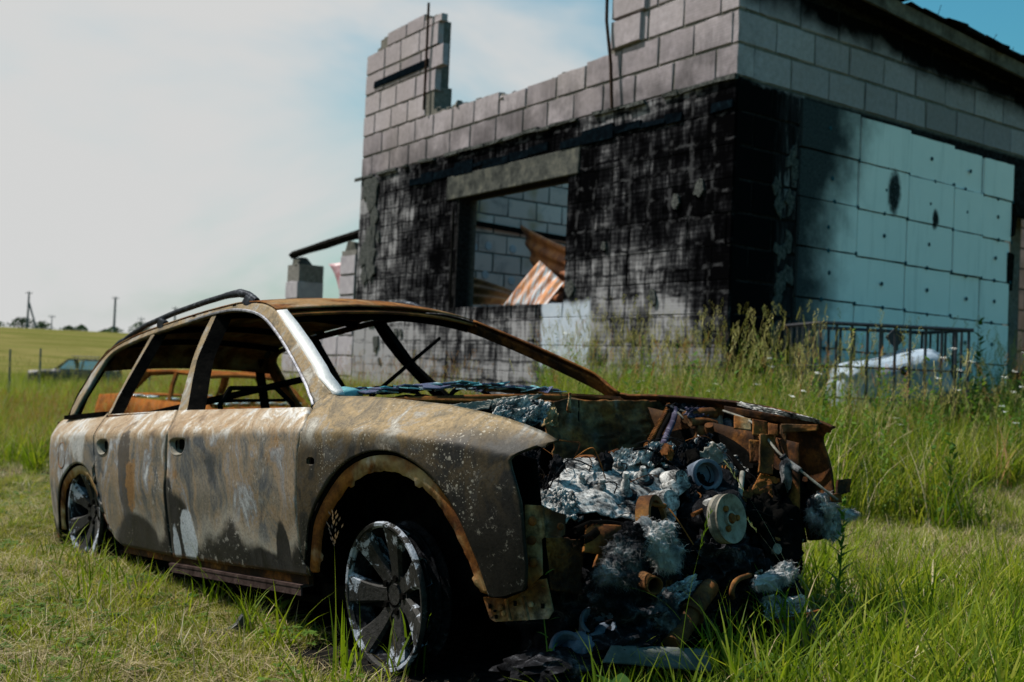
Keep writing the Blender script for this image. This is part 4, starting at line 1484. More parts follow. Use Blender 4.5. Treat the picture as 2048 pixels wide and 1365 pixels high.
def patch(name, c4, nu, nv, amp, freq, seed, mat, parent=car, jag=.0, thick=.004, bulge=0.0, nrm=None):
    """a crumpled sheet between four corners a b c d (a-b one edge, d-c the other)"""
    a, b, c, d = (V3(p) for p in c4)
    n = ((b - a).cross(d - a)).normalized()
    mb = MB()
    def fn(u, v):
        u2 = u + (jag * fbm(v * 6, seed, 1) * (1 if .01 < u < .99 else 1.4))
        v2 = v + (jag * fbm(u * 6, seed, 5) * (1 if .01 < v < .99 else 1.4))
        p = a * (1 - u2) * (1 - v2) + b * u2 * (1 - v2) + c * u2 * v2 + d * (1 - u2) * v2
        q = Vector((u * freq, v * freq, seed * 3.1))
        h = .9 * fbm(q.x * .8, q.y * .8, q.z, 3) + .35 * (1 - 2.2 * abs(fbm(q.x * 1.3 + 9, q.y * 1.3, q.z, 2))) + .30 * (1 - 3 * abs(fbm(q.x * 3.1, q.y * 3.1, q.z + 4, 2))) - .3
        return p + n * (amp * h + bulge * math.sin(math.pi * u) * math.sin(math.pi * v))
    mb.grid(fn, int(nu * 1.7), int(nv * 1.7))
    o = mb.build(name, mat, parent, smooth=True, angle=50)
    if thick: solidify(o, thick, 0)
    return o
def wool(name, c, rad, seed, mat, n=900, ln=.05, parent=car, down=.3):
    o = lump(name, c, rad, .5, 1.3, seed, mat, parent, 5, soft=True)
    bm = bmesh.new(); bm.from_mesh(o.data)
    rr = random.Random(seed)
    vs = [(v.co.copy(), v.normal.copy()) for v in bm.verts]
    for i in range(int(n * 1.6)):
        p, nn = rr.choice(vs)
        tg = nn.cross(Vector((rr.uniform(-1, 1), rr.uniform(-1, 1), rr.uniform(-1, 1)))).normalized()
        d = (nn * rr.uniform(.05, .45) + tg + Vector((0, 0, -down))).normalized()
        l = ln * rr.uniform(.4, 1.2)
        s_ = d.orthogonal().normalized() * rr.uniform(.00035, .0008)
        a = p - nn * .004
        b = a + d * l * .5 + Vector((rr.uniform(-.008, .008),) * 3)
        e = a + d * l + Vector((rr.uniform(-.015, .015), rr.uniform(-.015, .015), -down * .03))
        q = [bm.verts.new(x) for x in (a - s_, a + s_, b + s_ * .7, b - s_ * .7, e)]
        bm.faces.new((q[0], q[1], q[2], q[3])); bm.faces.new((q[3], q[2], q[4]))
    bm.to_mesh(o.data); bm.free()
    return o
def spring(name, pts, r_, turns, wire, mat, parent=car):
    P = resample([tuple(p) for p in pts], 60)
    n = turns * 9
    out = []
    for i in range(n + 1):
        t = i / n * 60
        k = int(min(t, 59)); f_ = t - k
        p = Vector(P[k] * (1 - f_) + P[min(k + 1, 60)] * f_)
        d = Vector(P[min(k + 1, 60)] - P[k]).normalized()
        e1 = d.orthogonal().normalized(); e2 = d.cross(e1)
        a = 2 * math.pi * i / 9
        out.append(p + (e1 * math.cos(a) + e2 * math.sin(a)) * r_)
    return MB().tube(out, wire, 4).build(name, mat, parent, smooth=True)
def pipe(name, pts, r_, mat, parent=car, n=10, sm_=1, hollow=False):
    pts = smooth_curve(pts, sm_) if sm_ else pts
    if isinstance(r_, list): r_ = [r_[min(len(r_) - 1, int(i * len(r_) / len(pts)))] for i in range(len(pts))]
    o = MB().tube(pts, r_, n, cap=not hollow).build(name, mat, parent, smooth=True, angle=50)
    if hollow: solidify(o, .004, -1)
    return o
def cyl(name, c, ax, prof, mat, parent=car, n=28):
    return MB().lathe(prof, center=c, axis=ax, n=n).build(name, mat, parent, smooth=True, angle=35)
FW = (1, 0, 0)
bay = []
# firewall, inner wings, cross beam: the sooty shell of the bay
patch('firewall', [(-.30, -.72, -.15), (-.30, .72, -.15), (-.33, .72, .57), (-.33, -.72, .57)], 24, 12, .012, 4, 3, M_SOOT)
for s in (-1, 1):
    o = patch('inner_wing', [(-.32, s * .66, -.1), (.56, s * .66, -.08), (.56, s * .69, .36), (-.34, s * .70, .56)], 20, 10, .006, 3, 5 + s, M_RUSTD if s > 0 else M_SOOT)
# torn upper firewall sheet, rust and bare patches, facing the camera
patch('scuttle_panel', [(-0.120, 0.059, 0.258), (-0.160, 0.765, 0.327), (-0.220, 0.865, 0.557), (-0.220, 0.047, 0.568)], 40, 24, .014, 3.5, 11, rust_material('burnt_scuttle_metal', .35, .65), jag=.03)
patch('torn_tab', [(-0.050, -0.090, 0.466), (-0.050, -0.003, 0.460), (-0.100, 0.024, 0.553), (-0.120, -0.032, 0.564)], 12, 14, .018, 3, 12, M_RUSTT, jag=.06)
patch('torn_tab', [(-0.100, 0.090, 0.519), (-0.100, 0.115, 0.510), (-0.120, 0.142, 0.591), (-0.120, 0.128, 0.591)], 6, 10, .006, 3, 13, M_RUSTT, jag=.08)
pipe('seam_line', [(-0.205, 0.269, 0.566), (-0.190, 0.245, 0.462), (-0.175, 0.235, 0.401)], .003, M_SOOT, n=5)
# cowl beam across the foot of the windscreen, with the crushed bonnet edge
pipe('cowl_beam', [(-.42, -.74, .57), (-.34, -.4, .578), (-.32, 0, .582), (-.34, .4, .580), (-.42, .74, .57)], .016, M_RUST, n=8)
patch('cowl_panel', [(-.42, -.72, .585), (-.42, .72, .585), (-.70, .72, .60), (-.70, -.72, .60)], 30, 8, .008, 4, 21, M_SOOT)
patch('dashboard_shell', [(-.70, -.70, .60), (-.70, .70, .60), (-.95, .68, .44), (-.95, -.68, .44)], 24, 8, .03, 4, 22, M_SOOT)
patch('crushed_bonnet_edge', [(-0.020, -0.591, 0.543), (0.000, -0.379, 0.561), (0.020, -0.413, 0.529), (0.020, -0.579, 0.521)], 26, 8, .006, 3, 31, M_DUST, jag=.02, bulge=.01)
patch('crushed_bonnet_edge', [(-0.020, -0.385, 0.562), (-0.050, -0.084, 0.584), (0.000, -0.196, 0.549), (0.020, -0.397, 0.521)], 26, 10, .012, 3, 32, M_DUST, jag=.05)
patch('crushed_bonnet_edge', [(0.080, -0.449, 0.506), (0.080, -0.298, 0.476), (0.000, -0.119, 0.559), (0.000, -0.343, 0.561)], 26, 20, .020, 4, 33, M_ASH, jag=.05)
patch('crushed_bonnet_edge', [(0.050, -0.295, 0.472), (0.020, -0.156, 0.466), (-0.060, -0.023, 0.552), (-0.040, -0.159, 0.561)], 20, 18, .020, 4, 34, M_ASH, jag=.06)
for (a, b, r_) in (((-0.400, -0.076, 0.619), (-0.300, 0.640, 0.567), .007), ((-0.340, 0.175, 0.594), (-0.320, 0.646, 0.575), .010), ((-0.360, -0.663, 0.581), (-0.100, -0.052, 0.552), .009)):
    pipe('bent_strip', [a, ((V3(a) + V3(b)) / 2 + Vector((0, 0, .004))), b], r_, M_RUST, n=6)
# ---- engine: ash-grey block with cam covers, plugs and pulleys
eng = M_ASH
patch('cam_cover', [(0.500, -0.630, 0.217), (0.580, -0.097, 0.107), (0.260, 0.338, 0.335), (0.220, -0.242, 0.343)], 60, 44, .009, 4.0, 41, M_ASH, jag=.03, bulge=.02)
lump('engine_block', (.20, -.22, .0), (.28, .34, .18), .22, 1.6, 42, M_PLAST, sub=5)
lump('engine_block', (.26, .26, .06), (.28, .30, .24), .25, 1.6, 43, M_PLAST, sub=5)
lump('gearbox_lump', (.0, .0, -.12), (.30, .5, .14), .2, 1.6, 44, M_SOOT, sub=4)
# raised cover blocks on the bank
for i, (a, sz) in enumerate((((0.300, -0.188, 0.305), (.10, .12, .05)), ((0.270, -0.014, 0.314), (.11, .11, .05)), ((0.360, 0.041, 0.246), (.12, .12, .06)), ((0.360, -0.052, 0.251), (.10, .08, .05)), ((0.450, 0.056, 0.228), (.10, .10, .06)))):
    o = MB().box((0, 0, 0), sz, Matrix.Rotation(.35, 3, 'X') @ Matrix.Rotation(-.25, 3, 'Y'), taper=.8, jit=.006).build('cover_boss', M_ASH, car, bevel=.012)
    o.location = a
for i, (a, h) in enumerate((((0.440, -0.295, 0.234), .05), ((0.460, -0.202, 0.228), .075), ((0.380, -0.329, 0.252), .05), ((0.400, -0.043, 0.269), .04))):
    up = Vector((.35, -.25, .9)).normalized()
    cyl('spark_plug_stub', a, up, [(0, h), (.010, h), (.012, h * .8), (.009, h * .7), (.015, h * .5), (.016, h * .2), (.024, h * .05), (.028, -.02)], M_ASH, n=14)
    cyl('plug_seal', V3(a) - up * .005, up, [(.026, 0), (.036, .006), (.042, 0), (.040, -.01)], M_PLAST, n=18)
for i, a in enumerate(((0.340, -0.204, 0.277), (0.360, -0.131, 0.268), (0.280, 0.111, 0.314), (0.360, 0.127, 0.286), (0.300, -0.263, 0.297))):
    cyl('cover_bolt', a, (.3, -.2, .9), [(0, .02), (.010, .02), (.011, .0), (.016, -.002), (.018, -.02)], M_ASH, n=8)
cyl('round_cap', (0.530, -0.069, 0.191), (.9, -.15, .25), [(0, .022), (.034, .022), (.040, .016), (.042, -.03), (.05, -.05)], M_ASH, n=26)
cyl('cam_gear_boss', (0.460, 0.065, 0.254), (.9, -.1, .2), [(.012, .016), (.012, .03), (.030, .03), (.036, .0), (.04, -.05)], M_ASH, n=22)
# melted sheets lying over the back of the engine
for i, (q, am, mt) in enumerate((
    ([(0.280, -0.088, 0.350), (0.220, 0.345, 0.380), (0.340, 0.179, 0.292), (0.360, -0.125, 0.316)], .028, M_ASH),
    ([(0.240, 0.187, 0.348), (0.240, 0.572, 0.402), (0.360, 0.285, 0.287), (0.360, 0.074, 0.315)], .030, M_PLAST),
    ([(0.220, 0.502, 0.404), (0.300, 0.730, 0.284), (0.360, 0.576, 0.242), (0.300, 0.380, 0.339)], .016, M_ASH),
    ([(0.320, -0.526, 0.263), (0.240, -0.287, 0.316), (0.420, -0.423, 0.218), (0.420, -0.609, 0.216)], .030, M_PLAST),
    ([(0.530, -0.650, 0.178), (0.550, -0.500, 0.166), (0.460, -0.438, 0.244), (0.420, -0.564, 0.252)], .022, M_ASH),
    ([(0.500, 0.060, 0.186), (0.520, 0.172, 0.160), (0.420, 0.369, 0.236), (0.420, 0.165, 0.266)], .025, M_PLAST),
    ([(0.200, -0.457, 0.375), (0.200, -0.341, 0.379), (0.350, -0.501, 0.222), (0.350, -0.566, 0.227)], .02, M_PLAST))):
    patch('melted_cover', q, 34, 26, am, 4.5, 50 + i, mt, jag=.07)
# pulleys
pc = (0.700, 0.049, 0.130)
_ps = .84
M_PULL = simple('dirty_pulley_steel', [(.3, (.07, .055, .04)), (.48, (.20, .18, .15)), (.75, (.32, .295, .25))], 16, rough=.7)
pul = cyl('crank_pulley', pc, (.95, .02, .10), [(.0 * _ps, -.004 * _ps), (.022 * _ps, -.004 * _ps), (.022 * _ps, .004 * _ps), (.030 * _ps, .004 * _ps), (.030 * _ps, -.010 * _ps), (.078 * _ps, -.004 * _ps), (.092 * _ps, .004 * _ps), (.098 * _ps, .004 * _ps), (.098 * _ps, -.004 * _ps), (.092 * _ps, -.008 * _ps), (.098 * _ps, -.012 * _ps), (.092 * _ps, -.016 * _ps), (.098 * _ps, -.020 * _ps), (.092 * _ps, -.024 * _ps), (.098 * _ps, -.028 * _ps), (.098 * _ps, -.045 * _ps), (.06 * _ps, -.05 * _ps)], M_PULL, n=48)
axp = Vector((.95, .02, .10)).normalized()
e1 = (Vector((0, 0, 1)) - axp * axp.z).normalized(); e2 = axp.cross(e1)
for k in range(3):
    a = 2 * math.pi * k / 3 + .5
    cyl('pulley_bolt', V3(pc) + (e1 * math.cos(a) + e2 * math.sin(a)) * .038, axp, [(0, .004), (.010, .004), (.011, -.01)], M_RUST, pul, n=6)
cyl('pulley_nut', V3(pc), axp, [(0, .012), (.015, .012), (.018, .0)], M_RUST, pul, n=6)
cyl('rusty_belt_ring', (0.600, -0.215, 0.136), (.9, .35, .12), [(.070, .01), (.088, .01), (.090, -.035), (.072, -.035), (.070, .01)], M_PIPE, n=40)
cyl('idler_pulley', (0.585, -0.198, 0.125), (.9, .35, .12), [(0, 0), (.03, .0), (.04, .006), (.062, .004), (.066, -.02)], M_SOOT, n=32)
cyl('throttle_ring', (0.460, 0.238, 0.262), (.85, -.45, .15), [(.044, -.06), (.044, .012), (.050, .014), (.058, .012), (.060, -.01), (.056, -.08)], M_GREYC, n=32)
cyl('throttle_plate', V3((0.440, 0.264, 0.260)), (.85, -.45, .15), [(0, 0), (.044, 0)], M_GREYC, n=24)
cyl('alternator_body', (0.600, 0.121, 0.124), (.95, .02, .10), [(0, .02), (.06, .02), (.07, .0), (.075, -.12), (.06, -.14)], M_PLAST, n=24)
# brackets, valves and rusty canisters at the back of the bay
pipe('brake_cylinder', [(0.100, 0.645, 0.419), (0.140, 0.702, 0.404), (0.180, 0.732, 0.377)], .030, M_PIPE, n=14, sm_=0)
cyl('canister_cap', (0.150, 0.673, 0.405), (.3, -.5, .8), [(0, .045), (.018, .045), (.020, .0), (.026, -.01)], M_PIPE, n=14)
pipe('rusty_tube', [(0.060, 0.627, 0.477), (0.080, 0.720, 0.489), (0.100, 0.814, 0.491)], .026, M_PIPE, n=12, sm_=0)
pipe('rusty_tube', [(0.100, 0.608, 0.455), (0.120, 0.682, 0.457), (0.140, 0.729, 0.441)], .018, M_PIPE, n=10)
MB().box((0, 0, 0), (.07, .09, .06), jit=.004).build('valve_block', M_GREYC, car, bevel=.006).location = (0.120, 0.859, 0.428)
MB().box((0, 0, 0), (.05, .11, .13), Matrix.Rotation(-.3, 3, 'Z'), jit=.004).build('control_box', M_DUST, car, bevel=.006).location = (0.220, 0.784, 0.340)
lump('ash_cake', (0.200, 0.835, 0.399), (.05, .06, .03), .3, 2, 61, M_ASH, sub=3)
for k, q in enumerate(([(0.000, 0.670, 0.510), (0.060, 0.727, 0.475), (0.080, 0.787, 0.484), (0.060, 0.887, 0.522)], [(0.020, 0.628, 0.500), (0.060, 0.632, 0.462), (0.080, 0.735, 0.476), (0.100, 0.814, 0.487)], [(0.100, 0.707, 0.443), (0.100, 0.736, 0.467), (0.100, 0.784, 0.466), (0.120, 0.783, 0.436)], [(0.100, 0.821, 0.451), (0.120, 0.838, 0.471), (0.120, 0.875, 0.447), (0.140, 0.851, 0.412)])):
    pipe('brake_line', q, .0045, M_DUST, n=6, sm_=2)
pipe('bracket_post', [(0.100, 0.809, 0.515), (0.120, 0.784, 0.451), (0.140, 0.768, 0.377)], .012, M_DUST, n=4)
# hose bundle rising to the bulkhead
pipe('ribbed_hose', [(0.180, 0.237, 0.365), (0.080, 0.408, 0.420), (-0.020, 0.594, 0.491), (-0.050, 0.659, 0.530)], .010, M_RUST, n=8, sm_=2)
spring('hose_wire', [(0.180, 0.237, 0.365), (0.080, 0.408, 0.420), (-0.020, 0.594, 0.491), (-0.050, 0.659, 0.530)], .012, 26, .0022, M_RUST)
pipe('scorched_hose', [(0.200, 0.308, 0.366), (0.100, 0.461, 0.418), (0.020, 0.603, 0.468), (-0.020, 0.662, 0.515)], .014, M_PURP, n=8, sm_=2)
pipe('scorched_hose', [(0.200, 0.264, 0.368), (0.100, 0.422, 0.425), (0.000, 0.595, 0.480), (-0.040, 0.670, 0.523)], .010, M_SOOT, n=8, sm_=2)
patch('melted_loom', [(-0.050, 0.633, 0.530), (0.000, 0.988, 0.550), (0.050, 0.935, 0.509), (0.000, 0.620, 0.503)], 30, 10, .018, 4, 71, M_PLAST, jag=.08)
patch('melted_loom', [(0.050, 0.643, 0.519), (0.050, 0.918, 0.516), (0.100, 0.812, 0.472), (0.100, 0.594, 0.476)], 26, 10, .02, 4, 72, M_PURP, jag=.08)
# springs of burnt hoses
spring('hose_wire', [(0.120, -0.315, 0.291), (0.180, -0.304, 0.277), (0.220, -0.246, 0.279), (0.220, -0.157, 0.304), (0.200, -0.044, 0.334), (0.200, 0.051, 0.354)], .012, 46, .0022, M_RUST)
spring('hose_wire', [(0.600, -0.584, 0.142), (0.600, -0.519, 0.157), (0.600, -0.442, 0.152), (0.600, -0.374, 0.138)], .010, 34, .002, M_SOOT)
spring('hose_wire', [(0.620, -0.574, 0.115), (0.620, -0.542, 0.120), (0.620, -0.508, 0.136)], .012, 14, .002, M_SOOT)
cyl('strut_cap', (0.160, -0.076, 0.328), (.1, -.1, 1), [(0, .02), (.03, .018), (.05, .0), (.06, -.03)], M_RUST, n=20)
# front cross-member pieces
patch('rusty_crossmember', [(0.620, -0.576, 0.079), (0.640, -0.440, 0.055), (0.620, -0.407, 0.142), (0.600, -0.536, 0.156)], 14, 10, .003, 2, 81, M_RUST, bulge=.015, thick=.01)
patch('rusty_bracket', [(0.630, -0.547, 0.032), (0.640, -0.448, 0.029), (0.630, -0.428, 0.072), (0.620, -0.501, 0.081)], 10, 8, .004, 2, 82, M_RUST, thick=.01)
patch('radiator_support', [(0.560, -0.659, -0.026), (0.600, -0.564, -0.049), (0.580, -0.534, 0.109), (0.540, -0.662, 0.135)], 18, 20, .012, 3, 83, M_RUSTD, jag=.03)
for k, (u_, v_, w_, h_, sd) in enumerate(((.50, -.30, .2, .3, 1), (.52, .0, .22, .26, 2), (.5, .3, .2, .24, 3), (.46, -.45, .14, .22, 4), (.5, .5, .14, .2, 5))):
    lump('charred_mass', (u_ - .06, v_, -.14), (.16, w_, .17), .38, 2.0, 90 + sd, M_PLAST, sub=5)
lump('charred_mass', (0.560, -0.328, -0.162), (.12, .16, .10), .4, 2.0, 97, M_PLAST, sub=5)
lump('charred_mass', (0.550, 0.145, -0.027), (.12, .16, .12), .4, 2.2, 98, M_PLAST, sub=5)
lump('charred_mass', (0.500, 0.484, -0.012), (.12, .16, .16), .4, 2.2, 99, M_SOOT, sub=5)
lump('charred_mass', (0.400, 0.707, 0.117), (.14, .16, .16), .4, 2.2, 101, M_SOOT, sub=5)
# mineral wool
wool('mineral_wool', (0.700, -0.339, 0.100), (0.043, 0.066, 0.051), 1, M_WOOL, 2400, 0.028)
wool('mineral_wool', (0.700, -0.284, 0.046), (0.027, 0.043, 0.039), 2, M_WOOL, 1440, 0.028)
wool('mineral_wool', (0.700, -0.477, 0.073), (0.039, 0.055, 0.047), 3, M_WOOLD, 2080, 0.030)
wool('mineral_wool', (0.700, -0.525, 0.020), (0.039, 0.066, 0.039), 4, M_WOOLD, 2240, 0.030)
wool('mineral_wool', (0.690, -0.430, 0.113), (0.035, 0.039, 0.039), 5, M_PLAST, 1440, 0.028)
wool('mineral_wool', (0.680, -0.561, -0.035), (0.039, 0.047, 0.047), 6, M_PLAST, 1440, 0.028)
wool('mineral_wool', (0.600, 0.781, 0.117), (0.039, 0.058, 0.043), 7, M_WOOL, 2080, 0.025)
wool('mineral_wool', (0.600, 0.708, 0.085), (0.031, 0.039, 0.055), 8, M_WOOLD, 1120, 0.025)
wool('mineral_wool', (0.600, 0.825, 0.037), (0.031, 0.035, 0.055), 9, M_WOOL, 1280, 0.025)
wool('mineral_wool', (0.600, 0.950, 0.069), (0.020, 0.047, 0.016), 10, M_WOOL, 800, 0.022)
wool('mineral_wool', (0.740, 0.192, -0.086), (0.027, 0.066, 0.023), 11, M_WOOL, 1440, 0.022)
wool('mineral_wool', (0.740, 0.282, -0.071), (0.023, 0.039, 0.027), 12, M_WOOL, 960, 0.022)
wool('mineral_wool', (0.660, -0.286, -0.134), (0.039, 0.047, 0.062), 13, M_WOOLD, 1280, 0.028)
wool('mineral_wool', (0.360, 0.649, 0.248), (0.016, 0.039, 0.016), 14, M_WOOL, 480, 0.017)
wool('mineral_wool', (0.460, 0.748, 0.214), (0.012, 0.016, 0.039), 15, M_WOOLD, 320, 0.011)
# pipes at the front foot
pipe('exhaust_pipe', [(0.720, -0.305, -0.223), (0.700, -0.212, -0.179), (0.680, -0.117, -0.124), (0.640, -0.005, -0.094)], [.030, .029, .031, .030, .031, .03], M_PIPE, n=16, sm_=1)
cyl('pipe_flange', (0.690, -0.165, -0.153), V3((0.680, -0.117, -0.124)) - V3((0.700, -0.212, -0.179)), [(.028, -.008), (.040, -.008), (.040, .008), (.028, .008)], M_PIPE, n=24)
pipe('pipe_stub', [(0.620, -0.315, -0.034), (0.700, -0.349, -0.041)], .024, M_PIPE, n=16, sm_=0, hollow=True)
pipe('rusty_hose', [(0.700, 0.136, -0.066), (0.720, 0.026, -0.067), (0.720, 0.001, -0.104), (0.700, 0.036, -0.127)], .009, M_PIPE, n=8, sm_=2)
pipe('rusty_rod', [(0.520, 0.342, 0.157), (0.460, 0.456, 0.259)], .010, M_DUST, n=8, sm_=0)
pipe('rusty_rod', [(0.580, -0.002, 0.142), (0.560, 0.135, 0.161)], .008, M_RUST, n=8, sm_=0)
pipe('rusty_rod', [(0.580, -0.216, 0.194), (0.580, -0.142, 0.182)], .008, M_RUST, n=8, sm_=0)
pipe('dark_strut', [(0.300, 0.584, 0.331), (0.400, 0.584, 0.223)], .012, M_SOOT, n=8, sm_=0)
cyl('bolt_head', (0.600, 0.076, 0.177), (.9, -.3, .2), [(0, .02), (.015, .02), (.017, 0), (.017, -.03)], M_ASH, n=6)
cyl('bolt_head', (0.600, 0.418, -0.017), (.9, -.3, .2), [(0, .03), (.02, .03), (.022, 0), (.022, -.05)], M_DUST, n=8)
cyl('bolt_head', (0.600, 0.443, 0.016), (.2, -.9, .2), [(0, .03), (.01, .03), (.012, -.05)], M_RUST, n=8)
# aluminium castings fallen to the ground
cup1, cup2 = (0.620, -0.655, -0.193), (0.600, -0.505, -0.143)
cyl('cast_ring', cup1, (.75, -.35, .55), [(.030, -.03), (.043, .012), (.050, .016), (.056, .008), (.052, -.03), (.045, -.05)], M_GREYC, n=32)
cyl('cast_ring', cup2, (.65, -.30, .7), [(.030, -.04), (.046, .012), (.052, .016), (.058, .008), (.048, -.05), (.040, -.06)], M_GREYC, n=32)
lump('cast_housing', V3(cup1) + Vector((-.02, .075, -.01)), (.06, .07, .045), .2, 1.4, 111, M_GREYC, sub=4)
pipe('cast_arm', [V3(cup1) + Vector((.01, .04, -.02)), V3(cup1) + Vector((0, .12, .02)), V3(cup2) + Vector((0, .03, -.02))], .022, M_GREYC, n=10)
patch('aluminium_tray', [(0.720, -0.615, -0.221), (0.800, -0.207, -0.311), (0.760, -0.162, -0.256), (0.700, -0.556, -0.187)], 24, 6, .004, 2, 112, simple('dusty_alloy_sheet', [(.3, (.05, .058, .05)), (.7, (.14, .15, .14))], 10, rough=.6), thick=.006, bulge=.01)
lump('ash_heap', (0.600, -0.689, -0.239), (.12, .16, .05), .35, 2.2, 113, M_PLAST, sub=4)
lump('ash_heap', (0.620, -0.454, -0.211), (.10, .16, .05), .35, 2.2, 114, M_PLAST, sub=4)
# radiator core lying in the grass
rc, rcx = (0.720, 0.335, -0.279), 0
rad_o = MB().box((0, 0, 0), (.05, .24, .10)).build('radiator_core', M_PLAST, car)
rad_o.location = rc
for k in range(20):
    MB().box((.028, -.115 + k * .0121, 0), (.012, .005, .094)).build('radiator_fin', M_DUST, rad_o)
MB().box((.01, 0, .054), (.06, .25, .010)).build('radiator_rail', M_RUST, rad_o)
patch('melted_cover', [(0.740, 0.151, -0.204), (0.740, 0.417, -0.242), (0.700, 0.454, -0.182), (0.700, 0.200, -0.149)], 24, 14, .03, 4, 121, M_ASH, jag=.08)
patch('melted_cover', [(0.640, -0.076, -0.150), (0.700, 0.042, -0.184), (0.640, 0.159, -0.107), (0.600, -0.006, -0.073)], 24, 18, .04, 4, 122, M_PLAST, jag=.08)
patch('melted_cover', [(0.660, -0.262, -0.137), (0.620, -0.033, -0.101), (0.600, -0.030, -0.054), (0.620, -0.234, -0.075)], 24, 14, .03, 4, 123, M_ASH, jag=.08)
# ---- far side: wing rail, headlamp bracket, leaning rod
patch('wing_rail', [(0.200, 0.715, 0.489), (0.620, 0.748, 0.411), (0.620, 0.724, 0.442), (0.200, 0.718, 0.518)], 26, 4, .002, 2, 131, M_RUSTD, thick=.01)
patch('ash_strip', [(0.260, 0.722, 0.516), (0.640, 0.718, 0.430), (0.640, 0.693, 0.450), (0.260, 0.740, 0.532)], 40, 5, .010, 6, 132, M_ASH, jag=.05)
patch('headlamp_bracket', [(0.550, 0.593, 0.436), (0.660, 0.672, 0.427), (0.660, 0.662, 0.405), (0.550, 0.603, 0.401)], 12, 4, .002, 2, 133, M_PIPE, thick=.005)
patch('headlamp_bracket', [(0.540, 0.601, 0.432), (0.560, 0.614, 0.431), (0.560, 0.604, 0.365), (0.540, 0.597, 0.398)], 6, 6, .001, 2, 134, M_PIPE, thick=.005)
patch('inner_bracket', [(0.400, 0.623, 0.459), (0.420, 0.694, 0.447), (0.440, 0.656, 0.385), (0.420, 0.589, 0.397)], 8, 8, .002, 2, 135, M_RUST, thick=.004)
patch('inner_bracket', [(0.300, 0.640, 0.475), (0.340, 0.698, 0.460), (0.360, 0.668, 0.412), (0.340, 0.581, 0.423)], 8, 8, .002, 2, 136, M_RUSTT, thick=.004)
patch('inner_bracket', [(0.440, 0.668, 0.441), (0.480, 0.677, 0.434), (0.480, 0.672, 0.389), (0.460, 0.635, 0.395)], 8, 8, .002, 2, 137, M_RUST, thick=.004)
patch('front_upright', [(0.440, 0.611, 0.400), (0.460, 0.688, 0.393), (0.500, 0.591, 0.243), (0.480, 0.530, 0.255)], 10, 18, .004, 2.5, 138, M_PIPE, thick=.006, bulge=.025)
patch('front_upright', [(0.400, 0.592, 0.378), (0.420, 0.630, 0.372), (0.440, 0.587, 0.291), (0.420, 0.563, 0.292)], 8, 8, .003, 2.5, 139, M_RUSTD, thick=.01)
patch('lower_fairing', [(0.460, 0.496, 0.182), (0.520, 0.585, 0.149), (0.500, 0.638, 0.221), (0.460, 0.574, 0.253)], 14, 12, .008, 2.5, 140, M_RUST, thick=.008)
rod = [(0.200, 0.703, 0.498), (0.340, 0.690, 0.456), (0.420, 0.656, 0.405), (0.500, 0.633, 0.327), (0.540, 0.627, 0.302), (0.600, 0.641, 0.250), (0.680, 0.675, 0.174), (0.700, 0.708, 0.144)]
pipe('bonnet_stay', rod, .005, M_DUST, n=6, sm_=2)
pipe('wool_sleeve', [(0.530, 0.620, 0.314), (0.540, 0.636, 0.288), (0.590, 0.640, 0.255)], .014, M_WOOLD, n=8, sm_=1)
lump('wool_sleeve', (0.540, 0.622, 0.251), (.02, .025, .06), .4, 3, 141, M_WOOLD, sub=3)
patch('bumper_stub', [(0.660, 0.783, 0.214), (0.660, 0.873, 0.212), (0.660, 0.859, 0.161), (0.660, 0.765, 0.154)], 8, 8, .003, 2, 142, M_RUSTD, thick=.01)
patch('bumper_stub', [(0.660, 0.724, 0.161), (0.660, 0.795, 0.165), (0.660, 0.798, 0.127), (0.660, 0.738, 0.135)], 6, 6, .003, 2, 143, M_RUST, thick=.01)
# ---- near side: wing brackets at the front edge of the fender
M_PLATE = rust_material('pitted_plate', .6, .85)
def plate(name, px, t=.006, mat=M_PLATE, parent=car):
    n = len(px)
    mb = MB().add(list(px) + [(p[0] - t * .3, p[1] + t, p[2]) for p in px], [tuple(range(n)), tuple(range(2 * n - 1, n - 1, -1))] + [(i, i + n, (i + 1) % n + n, (i + 1) % n) for i in range(n)])
    return mb.build(name, mat, parent)
foot = plate('fender_foot_bracket', [(0.418, -0.800, -0.042), (0.505, -0.785, -0.040), (0.567, -0.765, -0.015), (0.601, -0.745, 0.017), (0.626, -0.735, 0.021), (0.639, -0.725, -0.070), (0.628, -0.735, -0.092), (0.458, -0.790, -0.111), (0.441, -0.795, -0.103)])
for (u_, v_) in ((0, 0), (1, 0), (2, 0), (3, 0)):
    pass
def hole(name, c, s, mat=M_SOOT):
    o = MB().box((0, 0, 0), (s, .008, s), Matrix.Rotation(-.55, 3, 'Z')).build(name, mat, foot)
    o.location = V3(c) + Vector((0, -.003, 0))
for c, s in (((0.448, -0.797, -0.065), .013), ((0.539, -0.777, -0.051), .013), ((0.614, -0.738, -0.056), .013), ((0.467, -0.790, -0.095), .010), ((0.465, -0.793, -0.078), .007)):
    hole('bracket_hole', c, s)
for c in ((0.584, -0.757, -0.052), (0.489, -0.790, -0.067), (0.498, -0.787, -0.082)):
    cyl('bracket_rivet', V3(c) + Vector((.002, -.004, 0)), (.4, -.9, 0), [(0, .006), (.006, .005), (.009, 0)], M_RUSTT, foot, n=10)
for a, b in (((0.515, -0.790, -0.040), (0.524, -0.785, -0.099)), ((0.570, -0.772, -0.028), (0.583, -0.768, -0.095))):
    pipe('bracket_rib', [V3(a) + Vector((0, -.003, 0)), V3(b) + Vector((0, -.003, 0))], .006, M_PLATE, foot, n=6, sm_=0)
edge_ = plate('fender_edge_bracket', [(0.607, -0.790, 0.235), (0.580, -0.765, -0.008), (0.626, -0.750, 0.034), (0.633, -0.755, 0.134), (0.645, -0.750, 0.145), (0.652, -0.760, 0.231)])
